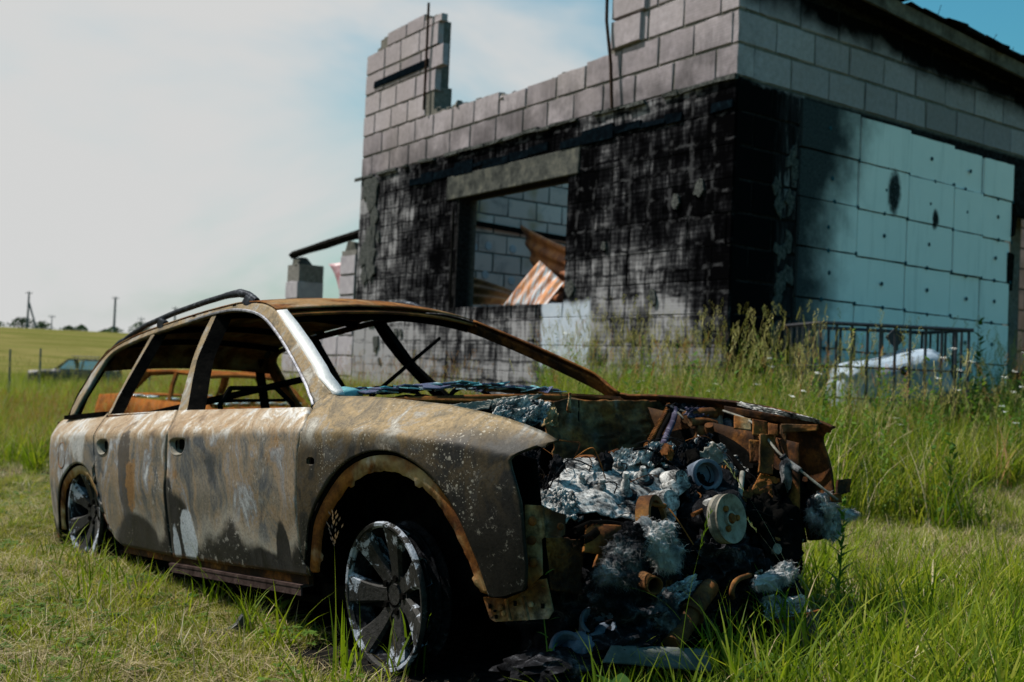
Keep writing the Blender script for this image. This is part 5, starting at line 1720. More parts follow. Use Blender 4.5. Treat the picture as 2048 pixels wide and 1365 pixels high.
box_ = plate('headlamp_mount', [(0.620, -0.730, 0.225), (0.660, -0.725, 0.212), (0.680, -0.701, 0.202), (0.680, -0.708, 0.146), (0.680, -0.725, 0.139), (0.630, -0.748, 0.139)], mat=M_PLATE)
cyl('mount_bolt', (0.690, -0.730, 0.172), (.9, -.4, .1), [(0, .006), (.008, .006), (.011, 0)], M_RUST, box_, n=10)
for c in ((0.613, -0.770, 0.134), (0.610, -0.765, 0.070), (0.629, -0.780, 0.189)):
    cyl('mount_bolt', V3(c) + Vector((.004, -.006, 0)), (.4, -.9, 0), [(0, .006), (.009, .005), (.014, 0)], M_RUST, edge_, n=12)
# ---- broken windscreen glass heaped on the cowl
def glass_material(name, c, tr):
    m = MT(name, rough=.18, spec=.6)
    n = m.noise(m.obj(), 60, 4, .7)
    m.b.inputs['Transmission Weight'].default_value = tr
    m.bump(m.noise(m.obj(), 200, 3, .8), .6, .004)
    return m.done(m.mix(n, c, tuple(min(1, x * 2.2) for x in c)))
M_GL = [glass_material('teal_glass', (.10, .26, .28), .15), glass_material('violet_glass', (.05, .05, .09), .05), glass_material('clear_glass', (.26, .36, .38), .2)]
rr = random.Random(5)
for i in range(170):
    t = rr.random()
    y = -.66 + 1.05 * t
    x = rr.uniform(-.58, -.36); z = .606 + .014 * rr.random() + .030 * max(0, 1 - abs(y + .18) / .5)
    s_ = rr.uniform(.025, .075)
    rot = Matrix.Rotation(rr.uniform(0, 6.3), 3, 'Z') @ Matrix.Rotation(rr.uniform(-.4, .4), 3, 'X')
    k = rr.choice((3, 4, 5))
    P = [Vector((s_ * math.cos(2 * math.pi * q / k + rr.uniform(-.3, .3)), s_ * .7 * math.sin(2 * math.pi * q / k), 0)) for q in range(k)]
    P = [rot @ p for p in P]
    mb = MB().add([p + Vector((0, 0, .002)) for p in P] + [p - Vector((0, 0, .002)) for p in P], [tuple(range(k)), tuple(range(2 * k - 1, k - 1, -1))] + [(q, q + k, (q + 1) % k + k, (q + 1) % k) for q in range(k)])
    o = mb.build('glass_shard', rr.choice((M_GL[0], M_GL[1], M_GL[1], M_GL[2])), car)
    o.location = (x, y, z)
lump('glass_heap', (-.50, -.68, .605), (.05, .06, .03), .3, 3, 151, M_GL[0], sub=3)
# ---- loose debris all over the engine
rr = random.Random(9)
for i in range(44):
    u_, v_ = rr.uniform(1090, 1560), rr.uniform(900, 1230)
    y = -.55 + (u_ - 1090) / 470 * 1.2
    z = .34 - (v_ - 900) / 330 * .50
    x = .34 + (v_ - 900) / 330 * .26 + rr.uniform(-.02, .05)
    kind = rr.random()
    if u_ < 1370 and v_ < 1060 and rr.random() < .8: continue
    mt = rr.choice((M_PLAST, M_ASH, M_RUST, M_SOOT, M_DUST))
    if kind < .45:
        lump('melted_debris', (x, y, z), tuple(rr.uniform(.015, .045) for _ in range(3)), .5, 2.2, 200 + i, mt, sub=3)
    elif kind < .75:
        d = Vector((rr.uniform(-.5, .5), rr.uniform(-1, 1), rr.uniform(-.6, .6))).normalized() * rr.uniform(.03, .1)
        pipe('wire_scrap', [Vector((x, y, z)) - d, Vector((x + rr.uniform(-.02, .03), y, z + rr.uniform(0, .04))), Vector((x, y, z)) + d], rr.uniform(.002, .006), mt, n=5, sm_=2)
    else:
        s_ = rr.uniform(.02, .05)
        a = Vector((x, y, z))
        e = Vector((rr.uniform(-1, 1), rr.uniform(-1, 1), rr.uniform(-1, 1))).normalized() * s_; f_ = e.orthogonal().normalized() * s_
        patch('melted_debris', [a - e - f_, a + e - f_, a + e + f_, a - e + f_], 8, 8, .012, 3, 300 + i, mt, jag=.12)

# burnt wiring draped over the engine
rr = random.Random(31)
for i in range(46):
    u0 = rr.random(); u1 = min(1, max(0, u0 + rr.uniform(-.35, .35)))
    def on(u_, t):
        return Vector((.20 + .40 * t + rr.uniform(0, .05), -.52 + 1.08 * u_, .36 - .34 * t + rr.uniform(0, .05)))
    t0 = rr.uniform(0, .9); t1 = min(1.1, max(0, t0 + rr.uniform(-.4, .4)))
    a, b = on(u0, t0), on(u1, t1)
    mid = (a + b) / 2 + Vector((rr.uniform(-.02, .06), rr.uniform(-.04, .04), rr.uniform(-.02, .09)))
    m2 = (a + mid) / 2 + Vector((rr.uniform(-.02, .03), rr.uniform(-.03, .03), rr.uniform(-.02, .03)))
    pipe('burnt_wire', [a, m2, mid, b], rr.uniform(.0012, .0026), rr.choice((M_SOOT, M_PLAST, M_PLAST, M_RUST)), n=5, sm_=2)

# ------------------------------------------------------------------ low annex wall beyond the building
anx = empty('annex_wall', (BX - 9.42 * _sb, BY + 9.42 * _cb, 0), BROT)
tag(anx, 'low grey block wall with two stub columns left of the main building', 'wall', kind='thing')
core = MB()
core.box((.18, 1.7, .75), (.33, 3.4, 1.05))
core.box((.18, .40, 2.1), (.32, .62, 2.0))
core.box((.30, 3.05, 2.1), (.56, .60, 1.75))
M_MORT2 = simple('grey_mortar', [(.3, (.10, .095, .09)), (.7, (.22, .21, .20))], 14)
aw = core.build('wall_core', M_MORT2, anx)
for row in range(0, 7):
    z = .30 + row * BH
    if row < 3:
        spans = [(.02, 3.40)]
    else:
        spans = [(.08, .74), (2.73, 3.39)]
    for a, b in spans:
        if row == 6 and a > 1: continue
        y = a
        while y < b - .05:
            l = min(BLEN, b - y)
            put_block(aw, (0, y, z), math.pi / 2, l / BLEN, 1, ANX)
            y += l
    if row >= 3 and row < 6:
        put_block(aw, (.60, 2.735, z), math.pi, .58 / BLEN, 1, ANX)
lmp = None
MB().box((.2, 3.05, 3.02), (.36, .42, .2), taper=.6, jit=.05).build('broken_cap', M_CONC, anx, bevel=.03)
MB().box((.2, .4, 3.16), (.34, .5, .2), taper=.7, jit=.05).build('broken_cap', M_CONC, anx, bevel=.03)
rb = MB()
rb.tube([(.1, -.15, 3.42), (.1, .7, 3.375), (.1, 1.6, 3.315), (.1, 2.5, 3.26), (.1, 3.35, 3.20)], [.10, .085, .095, .08, .085], 4)
o = rb.build('charred_beam', M_CHAR)
o.location = anx.location; o.rotation_euler = (0, 0, BROT)
tag(o, 'charred black timber beam lying across the stub columns left of the building', 'beam', kind='thing')
M_PINK = simple('pinkish_sheet', [(.3, (.24, .10, .11)), (.55, (.40, .25, .28)), (.8, (.60, .55, .60))], 4, rough=.4, spec=.4)
sh = MB().grid(lambda u, v: (.55 + .25 * v + .03 * math.sin(u * 9), 2.45 - 1.75 * u - .55 * v * (1 - .4 * u), 3.0 - 1.75 * u + .03 * math.sin(u * 14) + .06 * v), 20, 4).build('roof_sheet', M_PINK, smooth=True)
sh.location = anx.location; sh.rotation_euler = (0, 0, BROT)
solidify(sh, .006)
tag(sh, 'glossy pink-red metal sheet slumped between the stub columns', 'metal sheet')

# ------------------------------------------------------------------ rusted saloon behind the wreck
def simple_car(root, L, prof, mat, matglass, H, W2, wheel_r, axles, soot, glass=False):
    """prof: dict with x stations of a three-box car, heights in metres from the ground"""
    hood_z, belt, roof_z = prof['hood'], prof['belt'], H
    xs = prof['x']          # nose, scuttle, roof front, roof rear, rear deck start, tail
    y2 = W2
    # lower body with wheel-arch gaps along the sill line
    def under(x):
        z = .20
        for ax in axles:
            d = abs(x - ax)
            if d < wheel_r + .07: z = max(z, .30 + math.sqrt(max(0, (wheel_r + .07) ** 2 - d * d)) - .02)
        return z
    for s in (-1, 1):
        mb = MB()
        n = 60
        V = []
        for i in range(n + 1):
            x = xs[5] + (xs[0] - xs[5]) * i / n
            top = hood_z if x > xs[1] else (belt if x > xs[4] else prof['deck'])
            if x > xs[1]: top = hood_z - .08 * ((x - xs[1]) / (xs[0] - xs[1])) ** 2
            e = min(1, (x - xs[5]) / .25, (xs[0] - x) / .25)
            yy = y2 * (.88 + .12 * max(0, e) ** .5)
            for t, k in ((0, .95), (.35, 1.0), (.7, 1.0), (1, .93)):
                V.append((x, s * yy * k, under(x) + (top - under(x)) * t))
        Fc = [(i * 4 + k, i * 4 + k + 1, (i + 1) * 4 + k + 1, (i + 1) * 4 + k) for i in range(n) for k in range(3)]
        if s > 0: Fc = [q[::-1] for q in Fc]
        o = mb.add(V, Fc).build('body_side', mat, root, smooth=True)
        solidify(o, .03)
    def deck(name, x0, x1, z0, z1, sag=.0):
        o = MB().grid(lambda u, v: (x0 + (x1 - x0) * u, (-1 + 2 * v) * y2 * .93 * (1 if .03 < u < .97 else .97), z0 + (z1 - z0) * u + .03 * (1 - (2 * v - 1) ** 2) - sag * math.sin(u * 3.1)), 10, 10).build(name, mat, root, smooth=True)
        solidify(o, .02)
    deck('bonnet', xs[1], xs[0] - .03, hood_z, hood_z - .08)
    deck('boot_lid', xs[5] + .03, xs[4], prof['deck'], prof['deck'])
    MB().box(((xs[0] - .05), 0, (hood_z - .08) * .68), (.08, y2 * 1.7, .34)).build('front_panel', soot, root)
    MB().box(((xs[5] + .05), 0, prof['deck'] * .68), (.08, y2 * 1.7, .4)).build('rear_panel', mat, root)
    MB().box(((xs[0] + xs[5]) / 2, 0, .25), (xs[0] - xs[5] - .5, y2 * 1.6, .06)).build('floor_pan', soot, root)
    yr = y2 * .76
    o = MB().grid(lambda u, v: (xs[3] + (xs[2] - xs[3]) * u, (-1 + 2 * v) * yr, roof_z - .05 * (2 * u - 1) ** 4 + .035 * (1 - (2 * v - 1) ** 2) - .035), 12, 10).build('roof', mat, root, smooth=True)
    solidify(o, .03)
    yb = y2 * .92
    for s in (-1, 1):
        for nm, a, b, r_ in (('windscreen_pillar', (xs[1] - .05, s * yb, belt), (xs[2], s * yr, roof_z - .05), .032), ('rear_pillar', (xs[4] + .05, s * yb, belt), (xs[3], s * yr, roof_z - .05), .06), ('centre_pillar', ((xs[1] + xs[4]) / 2 + .1, s * yb, belt), ((xs[2] + xs[3]) / 2 + .08, s * yr, roof_z - .03), .035)):
            MB().tube([a, ((a[0] + b[0]) / 2, (a[1] + b[1]) / 2 + s * .02, (a[2] + b[2]) / 2), b], r_, 6).build(nm, mat, root, smooth=True)
        MB().tube([(xs[2], s * yr, roof_z - .05), ((xs[2] + xs[3]) / 2, s * yr, roof_z - .025), (xs[3], s * yr, roof_z - .05)], .03, 6).build('roof_gutter', mat, root, smooth=True)
        for ax in axles:
            w = MB().lathe([(0, s * .02), (.08, s * .02), (.10, s * -.02), (wheel_r - .05, s * -.02), (wheel_r, s * .02), (wheel_r, s * -.14), (wheel_r - .06, s * -.14)], axis=(0, 1, 0), n=22).build('wheel', soot, root, smooth=True)
            w.location = (ax, s * (y2 - .04), wheel_r)
    if glass:
        for s in (-1, 1):
            for a, b in (((xs[1] - .15, xs[2] - .1), None),):
                pass
    return root
def placed(name, x, y, yaw, dz=0):
    e = empty(name, (x, y, hgt(x, y) + dz), yaw)
    return e
M_ORANGE = None
def orange_material():
    m = MT('orange_rust', rough=.85, spec=0)
    P = m.pos()
    n = m.noise(P, 3, 6, .7, .5)
    c = m.ramp(n, [(.3, (.045, .018, .010)), (.45, (.16, .052, .015)), (.6, (.26, .092, .022)), (.72, (.13, .05, .022)), (.85, (.20, .115, .06))])
    c = m.mix(m.ramp(m.noise(P, 14, 5, .7), [(.5, 0), (.75, .6)]), c, (.16, .10, .06))
    return m.done(c)
M_ORANGE = orange_material()
sal = empty('rusted_saloon', (-3.8, 13.75, -.49), -.70)
tag(sal, 'orange rusted saloon car shell seen through the burnt car\'s windows', 'car')
simple_car(sal, 4.1, {'x': (2.1, .85, .35, -.85, -1.25, -1.95), 'hood': .82, 'belt': .86, 'deck': .86}, M_ORANGE, None, 1.27, .80, .26, (1.3, -1.15), M_SOOT)
rr = random.Random(3)
for i in range(60):
    o = MB().box((0, 0, 0), (rr.uniform(.03, .12), rr.uniform(.03, .1), .012), Matrix.Rotation(rr.uniform(0, 3), 3, 'Z'), jit=.01).build('glass_litter', M_GL[2], sal)
    o.location = (rr.uniform(.72, 1.0) if rr.random() < .6 else rr.uniform(-1.2, .6), rr.uniform(-.7, .7) if rr.random() < .5 else -.72, .885 + rr.uniform(0, .02))

M_DARKCAR = simple('dull_dark_paint', [(.3, (.012, .013, .018)), (.6, (.035, .035, .045)), (.8, (.12, .10, .09))], 4, rough=.5, spec=.4)
M_WINDOW = glass_material('pale_reflecting_window', (.30, .38, .42), 0.0)
hx, hy = -20.2, 48.0
hat = placed('abandoned_hatchback', hx, hy, math.pi + .25)
tag(hat, 'dark derelict hatchback with roof rack far off in the tall grass', 'car')
simple_car(hat, 3.9, {'x': (1.9, .85, .25, -1.25, -1.75, -1.95), 'hood': .9, 'belt': .95, 'deck': .97}, M_DARKCAR, None, 1.46, .80, .29, (1.2, -1.2), M_SOOT)
for (x0, x1, t0, t1) in ((-.12, .60, .0, .22), (-1.15, -.25, -1.05, -.25)):
    mb = MB().add([(x0, .735, .97), (x1, .735, .97), (t1, .625, 1.37), (t0, .625, 1.37)], [(0, 1, 2, 3)])
    for s in (1, -1):
        q = MB().add([(x, s * y, z) for x, y, z in mb.v], mb.f).build('side_window', M_WINDOW, hat)
MB().add([(.78, -.68, .96), (.78, .68, .96), (.30, .58, 1.38), (.30, -.58, 1.38)], [(0, 1, 2, 3)]).build('windscreen', M_WINDOW, hat)
for s in (-1, 1):
    MB().tube([(-1.0, s * .5, 1.56), (.15, s * .5, 1.56)], .02, 5).build('rack_bar', M_DUST, hat)
    for x in (-.9, .0):
        MB().tube([(x, s * .5, 1.43), (x, s * .5, 1.56)], .018, 5).build('rack_post', M_DARKCAR, hat)
for x in (-.9, -.45, .0):
    MB().tube([(x, -.5, 1.565), (x, .5, 1.565)], .016, 5).build('rack_bar', M_DUST, hat)

# ------------------------------------------------------------------ caged water tank by the side wall
M_CAGE = simple('black_cage_steel', [(.3, (.006, .007, .010)), (.7, (.03, .032, .04))], 20, rough=.5, spec=.4)
M_TANK = simple('shaded_white_plastic', [(.3, (.22, .28, .36)), (.7, (.36, .43, .50))], 3, rough=.5, spec=.3)  # white tank; blue-grey of the building's shade is put into its colour
cgx, cgy = 3.92, 11.15
cg = empty('tank_cage', (cgx, cgy, hgt(cgx, cgy) - .05), .12)
tag(cg, 'black steel bar cage standing in tall grass by the side wall', 'cage')
cw, cdp, ch = 1.62, .95, 1.18
def bar(name, a, b, r_=.016):
    MB().tube([a, b], r_, 6).build(name, M_CAGE, cg, smooth=True)
for z in (.06, .42, .74, ch):
    for y in (-cdp / 2, cdp / 2):
        bar('cage_rail', (-cw / 2 - .02, y, z), (cw / 2 + .03, y, z), .022 if z == ch else .012)
    for x in (-cw / 2, cw / 2):
        bar('cage_rail', (x, -cdp / 2, z), (x, cdp / 2, z), .022 if z == ch else .012)
for i in range(11):
    x = -cw / 2 + cw * i / 10 + random.uniform(-.015, .015)
    for y in (-cdp / 2, cdp / 2):
        bar('cage_bar', (x, y, 0), (x, y, ch), .015)
for i in range(1, 6):
    for x in (-cw / 2, cw / 2):
        bar('cage_bar', (x, -cdp / 2 + cdp * i / 6, 0), (x, -cdp / 2 + cdp * i / 6, ch), .013)
MB().box((.18, -.1, ch - .10), (.16, .02, .16), Matrix.Rotation(.785, 3, 'Y')).build('cage_gusset', M_CAGE, cg)
MB().box((0, 0, .03), (cw, cdp, .05)).build('cage_base', M_CAGE, cg)
MB().box((-.2, .1, ch + .035), (.9, .06, .03)).build('cage_cross_rail', M_CAGE, cg)
bm = bmesh.new()
bmesh.ops.create_icosphere(bm, subdivisions=5, radius=1)
for v in bm.verts:
    p = v.co
    q = Vector([math.copysign(abs(c) ** .45, c) for c in p])
    k = 1 + .10 * fbm(q.x * 1.6 + 4, q.y * 1.6, q.z * 1.6) - (.30 if False else 0)
    v.co = Vector((q.x * .60, q.y * .36, q.z * .30)) * k
    v.co.z += .06 * math.sin(v.co.x * 3.0 + .4) - .03 * math.cos(v.co.x * 7)
me = bpy.data.meshes.new('plastic_tank'); bm.to_mesh(me); bm.free()
tank = link('plastic_tank', me, M_TANK, None, smooth=True, angle=80)
tank.location = (cgx + .16, cgy, cg.location.z + .56)
tank.rotation_euler = (0, -.12, .12)
tag(tank, 'slumped white plastic water tank lying inside the black cage', 'tank')
MB().lathe([(.02, 0), (.05, 0), (.055, -.02)], center=(.02, -.37, .17), axis=(0, -1, .3), n=16).build('filler_hole', M_SOOT, tank)

# ------------------------------------------------------------------ skyline: poles, bushes, field fence
M_POLE = simple('weathered_pole', [(.3, (.05, .075, .08)), (.7, (.11, .14, .15))], 3)
def pole(u_, x, y, h, r_, label, brace=None):
    z = hgt(x, y)
    e = empty('utility_pole', (x, y, z))
    tag(e, label, 'pole', 'poles on the skyline')
    MB().tube([(0, 0, -.3), (0, 0, h)], [r_ * 1.15, r_ * .85], 8).build('shaft', M_POLE, e, smooth=True)
    MB().box((0, 0, h - .25), (1.3, .12, .10)).build('crossarm', M_POLE, e)
    for dx in (-.55, 0, .55):
        MB().lathe([(.0, .25), (.06, .22), (.05, .1), (.07, .06), (.03, 0)], center=(dx, 0, h - .2 + (.15 if dx == 0 else 0)), axis=(0, 0, 1), n=8).build('insulator', M_POLE, e)
    if brace:
        MB().tube([(brace, 0, -.3), (.1, 0, h * .72)], r_ * .9, 8).build('brace', M_POLE, e, smooth=True)
pole(0, -94.0, 200, 7.4, .20, 'utility pole with a slanting brace at the far left of the skyline', 2.0)
pole(0, -89.3, 200, 3.0, .10, 'short thin pole just right of the braced pole on the skyline')
pole(0, -77.2, 200, 7.1, .22, 'tallest single pole on the skyline above the dark hatchback')
pole(0, -72.0, 200, 3.3, .10, 'short thin pole behind the car\'s roof rail on the skyline')
pole(0, -65.5, 200, 5.6, .18, 'pole rising behind the middle of the car\'s roof rail')

def leaf_material(name, stops, trans=.35):
    m = MT(name, rough=.55, spec=.12)
    P = m.pos()
    f_ = m.math('ADD', m.math('MULTIPLY', m.rnd(), .55), m.math('MULTIPLY', m.noise(P, 1.6, 3, .6), .5))
    col = m.ramp(f_, stops)
    m.put(m.b.inputs['Base Color'], col)
    tr = m.n('ShaderNodeBsdfTranslucent')
    m.put(tr.inputs['Color'], m.mix(1, col, (1.25, 1.3, .7), 'MULTIPLY'))
    mx = m.n('ShaderNodeMixShader')
    mx.inputs[0].default_value = trans
    m.t.links.new(m.b.outputs[0], mx.inputs[1])
    m.t.links.new(tr.outputs[0], mx.inputs[2])
    out = [n for n in m.t.nodes if n.type == 'OUTPUT_MATERIAL'][0]
    m.t.links.new(mx.outputs[0], out.inputs['Surface'])
    return m.m
M_BUSH = leaf_material('bush_leaves', [(.2, (.018, .045, .018)), (.55, (.035, .075, .028)), (.9, (.06, .11, .04))], .2)
M_STEM = simple('bush_stem', [(.3, (.04, .03, .02)), (.7, (.09, .07, .05))], 10)
def bush(x, y, w, h, label, seed):
    rr = random.Random(seed)
    e = empty('bush', (x, y, hgt(x, y)))
    tag(e, label, 'bush', 'bushes on the skyline')
    mb = MB()
    for i in range(420):
        a = rr.uniform(0, 6.283); t = rr.random() ** .6
        zz = h * (.12 + .88 * rr.random() ** .8)
        rad = w * .5 * t * (1 - (zz / h) ** 2.2 * .75) * (1 + .3 * math.sin(a * 3 + seed))
        c = Vector((rad * math.cos(a), rad * math.sin(a), zz + .12 * h * math.sin(a * 2 + seed)))
        s_ = .06 * h * rr.uniform(.5, 1.3) + .10
        d = Vector((rr.uniform(-1, 1), rr.uniform(-1, 1), rr.uniform(-1, 1))).normalized()
        q = d.orthogonal().normalized() * s_; p = d.cross(q).normalized() * s_
        mb.add([c - q, c + p * .6, c + q, c - p * .6], [(0, 1, 2, 3)])
    mb.build('crown', M_BUSH, e)
    for k in range(4):
        a = rr.uniform(0, 6.28)
        MB().tube([(0, 0, -.2), (w * .12 * math.cos(a), w * .12 * math.sin(a), h * .35), (w * .25 * math.cos(a), w * .25 * math.sin(a), h * .7)], [.07, .05, .02], 5).build('stem', M_STEM, e)
for i, (x, w, h, lb) in enumerate(((-100.5, 4, 1.3, 'low bush at the left edge of the skyline'), (-96.2, 5.5, 2.2, 'broad bush left of the braced pole'), (-92.6, 4.5, 1.7, 'round bush under the brace of the leftmost pole'), (-86.4, 3.4, 1.1, 'small bush midway between braced pole and tallest pole'), (-84.4, 3.6, 1.4, 'taller bush midway between braced pole and tallest pole'), (-80.0, 3.0, .8, 'smallest bush left of the tallest pole'), (-77.6, 4.2, 1.2, 'bush at the foot of the tallest pole'), (-72.6, 6.0, 2.3, 'largest skyline bush beside the thin pole over the roof rail'), (-68.0, 5.0, 1.6, 'bush behind the roof rail of the burnt car'))):
    bush(x, 201 + (i % 3), w, h, lb, i)
# field fence far left
for i, (x, y) in enumerate(((-19.6, 40.5), (-18.2, 40.0), (-21.2, 41.2), (-22.8, 42.0), (-15.4, 39.6), (-13.6, 39.0))):
    e = MB().tube([(0, 0, -.2), (0, 0, 1.75)], [.045, .035], 6).build('fence_post', M_POLE)
    e.location = (x, y, hgt(x, y))
    e.rotation_euler = (random.uniform(-.05, .05), random.uniform(-.05, .05), 0)
    tag(e, ('thin fence post just left of the dark hatchback\'s bonnet', 'thin fence post close behind the dark hatchback\'s windscreen', 'second fence post left of the dark hatchback', 'fence post farthest left in the field', 'fence post right of the dark hatchback in the field', 'fence post farthest right in the field beyond the dark hatchback')[i], 'fence post', 'field fence posts')
# small things on the near grass
M_BLACKP = simple('black_plastic', [(.3, (.006, .006, .007)), (.7, (.03, .03, .034))], 30, rough=.4, spec=.5)
def near(x, y): return (x, y, hgt(x, y))
o = MB().prism([(-.05, 0), (.05, 0), (.03, .035), (.022, .06), (.008, .06), (-.01, .03)], lambda a, b, d: (a, d, b + .01), .035)
o.box((-.05, .02, .012), (.12, .07, .012), jit=.004)
o = o.build('plastic_clip', M_BLACKP, bevel=.003)
o.location = near(-.95, 3.80); o.rotation_euler = (0, 0, .4); o.location.z += .015
tag(o, 'small black plastic clip lying in the short grass left of front wheel', 'clip')
bmx = lump('stone', (-1.57, 3.24, hgt(-1.57, 3.24) - .005), (.11, .09, .045), .18, 1.2, 77, simple('pinkish_stone', [(.3, (.16, .12, .11)), (.7, (.32, .25, .23))], 20), None, 3)
tag(bmx, 'flat pinkish stone at the lower left corner of the photo', 'stone')

# ------------------------------------------------------------------ grass and weeds
M_LAWN = leaf_material('lawn_grass', [(.15, (.060, .080, .006)), (.42, (.160, .190, .014)), (.62, (.25, .25, .030)), (.9, (.36, .31, .09))], .42)
M_LUSH = leaf_material('lush_grass', [(.15, (.036, .072, .005)), (.45, (.125, .185, .010)), (.7, (.22, .26, .018)), (.92, (.34, .30, .06))], .46)
M_STRAW = leaf_material('dry_straw', [(.2, (.20, .15, .075)), (.5, (.34, .27, .15)), (.9, (.50, .43, .28))], .2)
M_SEED = leaf_material('seed_heads', [(.2, (.19, .17, .05)), (.5, (.30, .27, .09)), (.9, (.40, .35, .15))], .3)
M_RED = leaf_material('reddish_seed_heads', [(.2, (.20, .08, .035)), (.5, (.32, .15, .065)), (.9, (.38, .23, .11))], .3)
M_WEED = leaf_material('weed_leaves', [(.2, (.035, .085, .016)), (.5, (.075, .15, .022)), (.9, (.13, .20, .035))], .4)
M_FLOWER = simple('white_florets', [(.3, (.55, .56, .52)), (.7, (.75, .75, .70))], 30)

PROTO = bpy.data.collections.new('plant_prototypes')     # never linked to the scene: only instanced
class GB:
    def __init__(s): s.v, s.f, s.m = [], [], []
    def blade(s, base, az, lean, h, w, curl, mat, seg=4, twist=0.0):
        d = Vector((math.cos(az), math.sin(az), 0)); sd = Vector((-math.sin(az + twist), math.cos(az + twist), 0))
        p = Vector(base)
        ang = lean
        o = len(s.v)
        for i in range(seg + 1):
            t = i / seg
            ww = w * (1 - t ** 1.6) * (.75 + .5 * min(1, t * 3)) * .5
            if i == seg: s.v.append(tuple(p))
            else:
                s.v.append(tuple(p - sd * ww)); s.v.append(tuple(p + sd * ww))
            p = p + (d * math.sin(ang) + Vector((0, 0, math.cos(ang)))) * (h / seg)
            ang += curl / seg
        for i in range(seg - 1):
            a = o + 2 * i
            s.f.append((a, a + 1, a + 3, a + 2)); s.m.append(mat)
        a = o + 2 * (seg - 1)
        s.f.append((a, a + 1, a + 2)); s.m.append(mat)
        return p
    def quad(s, c, q, p, mat):
        o = len(s.v)
        s.v += [tuple(c - q), tuple(c + p), tuple(c + q), tuple(c - p)]
        s.f.append((o, o + 1, o + 2, o + 3)); s.m.append(mat)
    def stalk(s, base, az, lean, h, mat, headmat, headlen, rr, kind=0, w=.0035):
        tip = s.blade(base, az, lean, h, w, .25, mat, 5)
        d = Vector((math.cos(az) * math.sin(lean + .22), math.sin(az) * math.sin(lean + .22), math.cos(lean + .22)))
        n = 16 if kind == 0 else 26
        for i in range(n):
            t = i / n
            c = tip - d * (headlen * t)
            a = rr.uniform(0, 6.28)
            r_ = (.004 if kind == 0 else .022 * math.sin(math.pi * min(1, t * .9 + .1)))
            side = Vector((math.cos(a), math.sin(a), .3))
            c = c + side * r_ * rr.uniform(.4, 1.2)
            l = .011 if kind == 0 else .008
            s.quad(c, (d + side * .5).normalized() * l, d.orthogonal().normalized() * .003, headmat)
    def build(s, name, mats):
        me = bpy.data.meshes.new(name)
        me.from_pydata(s.v, [], s.f)
        for m in mats: me.materials.append(m)
        me.polygons.foreach_set('material_index', s.m)
        me.update()
        o = bpy.data.objects.new(name, me)
        return o
def coll(name, objs):
    c = bpy.data.collections.new(name)
    for o in objs: c.objects.link(o)
    return c
rr = random.Random(21)
def lawn_clump(i):
    g = GB()
    for k in range(26):
        a = rr.uniform(0, 6.28); r_ = rr.random() ** .5 * .055
        st = rr.random() < .16
        g.blade((r_ * math.cos(a), r_ * math.sin(a), -.005), rr.uniform(0, 6.28), rr.uniform(.05, .9), rr.uniform(.03, .085), rr.uniform(.0025, .0045), rr.uniform(.1, 1.3), 1 if st else 0, 3, rr.uniform(-1, 1))
    return g.build('lawn_%02d' % i, [M_LAWN, M_STRAW])
def straw_clump(i):
    g = GB()
    for k in range(16):
        a = rr.uniform(0, 6.28); r_ = rr.random() ** .5 * .09
        g.blade((r_ * math.cos(a), r_ * math.sin(a), rr.uniform(.005, .035)), rr.uniform(0, 6.28), rr.uniform(1.25, 1.6), rr.uniform(.06, .19), rr.uniform(.0016, .0032), rr.uniform(-.3, .5), 0, 4)
    return g.build('straw_%02d' % i, [M_STRAW])
def clover_clump(i):
    g = GB()
    for k in range(14):
        a = rr.uniform(0, 6.28); r_ = rr.random() ** .5 * .06
        c = Vector((r_ * math.cos(a), r_ * math.sin(a), rr.uniform(.02, .05)))
        for q in range(3):
            b = a + q * 2.1
            d = Vector((math.cos(b), math.sin(b), rr.uniform(-.1, .3)))
            g.quad(c + d * .010, d * .010, Vector((-math.sin(b), math.cos(b), 0)) * .008, 0)
    return g.build('clover_%02d' % i, [M_WEED])
def mid_clump(i, hmin, hmax, n, w, yellow=.08):
    g = GB()
    for k in range(n):
        a = rr.uniform(0, 6.28); r_ = rr.random() ** .5 * .07
        st = rr.random() < yellow
        g.blade((r_ * math.cos(a), r_ * math.sin(a), -.01), rr.uniform(0, 6.28), rr.uniform(.02, .45), rr.uniform(hmin, hmax), w * rr.uniform(.7, 1.3), rr.uniform(.2, 1.5), 1 if st else 0, 5, rr.uniform(-.8, .8))
    return g.build('mid_%02d' % i, [M_LUSH, M_STRAW])
def tall_clump(i, red):
    g = GB()
    for k in range(20):
        a = rr.uniform(0, 6.28); r_ = rr.random() ** .5 * .14
        g.blade((r_ * math.cos(a), r_ * math.sin(a), -.01), rr.uniform(0, 6.28), rr.uniform(.02, .35), rr.uniform(.35, .8), rr.uniform(.006, .011), rr.uniform(.3, 1.5), (2 if rr.random() < .5 else 1) if (red and rr.random() < .65) else (1 if rr.random() < .12 else 0), 5, rr.uniform(-.8, .8))
    for k in range(5 if red else 2 + i % 2):
        a = rr.uniform(0, 6.28); r_ = rr.random() * .12
        g.stalk((r_ * math.cos(a), r_ * math.sin(a), 0), rr.uniform(0, 6.28), rr.uniform(0, .22), rr.uniform(.7, 1.05), 0 if rr.random() < .5 else 1, 2, rr.uniform(.09, .18), rr, 1 if rr.random() < .7 else 0)
    return g.build('tall_%02d' % i, [M_LUSH, M_STRAW, M_RED if red else M_SEED])
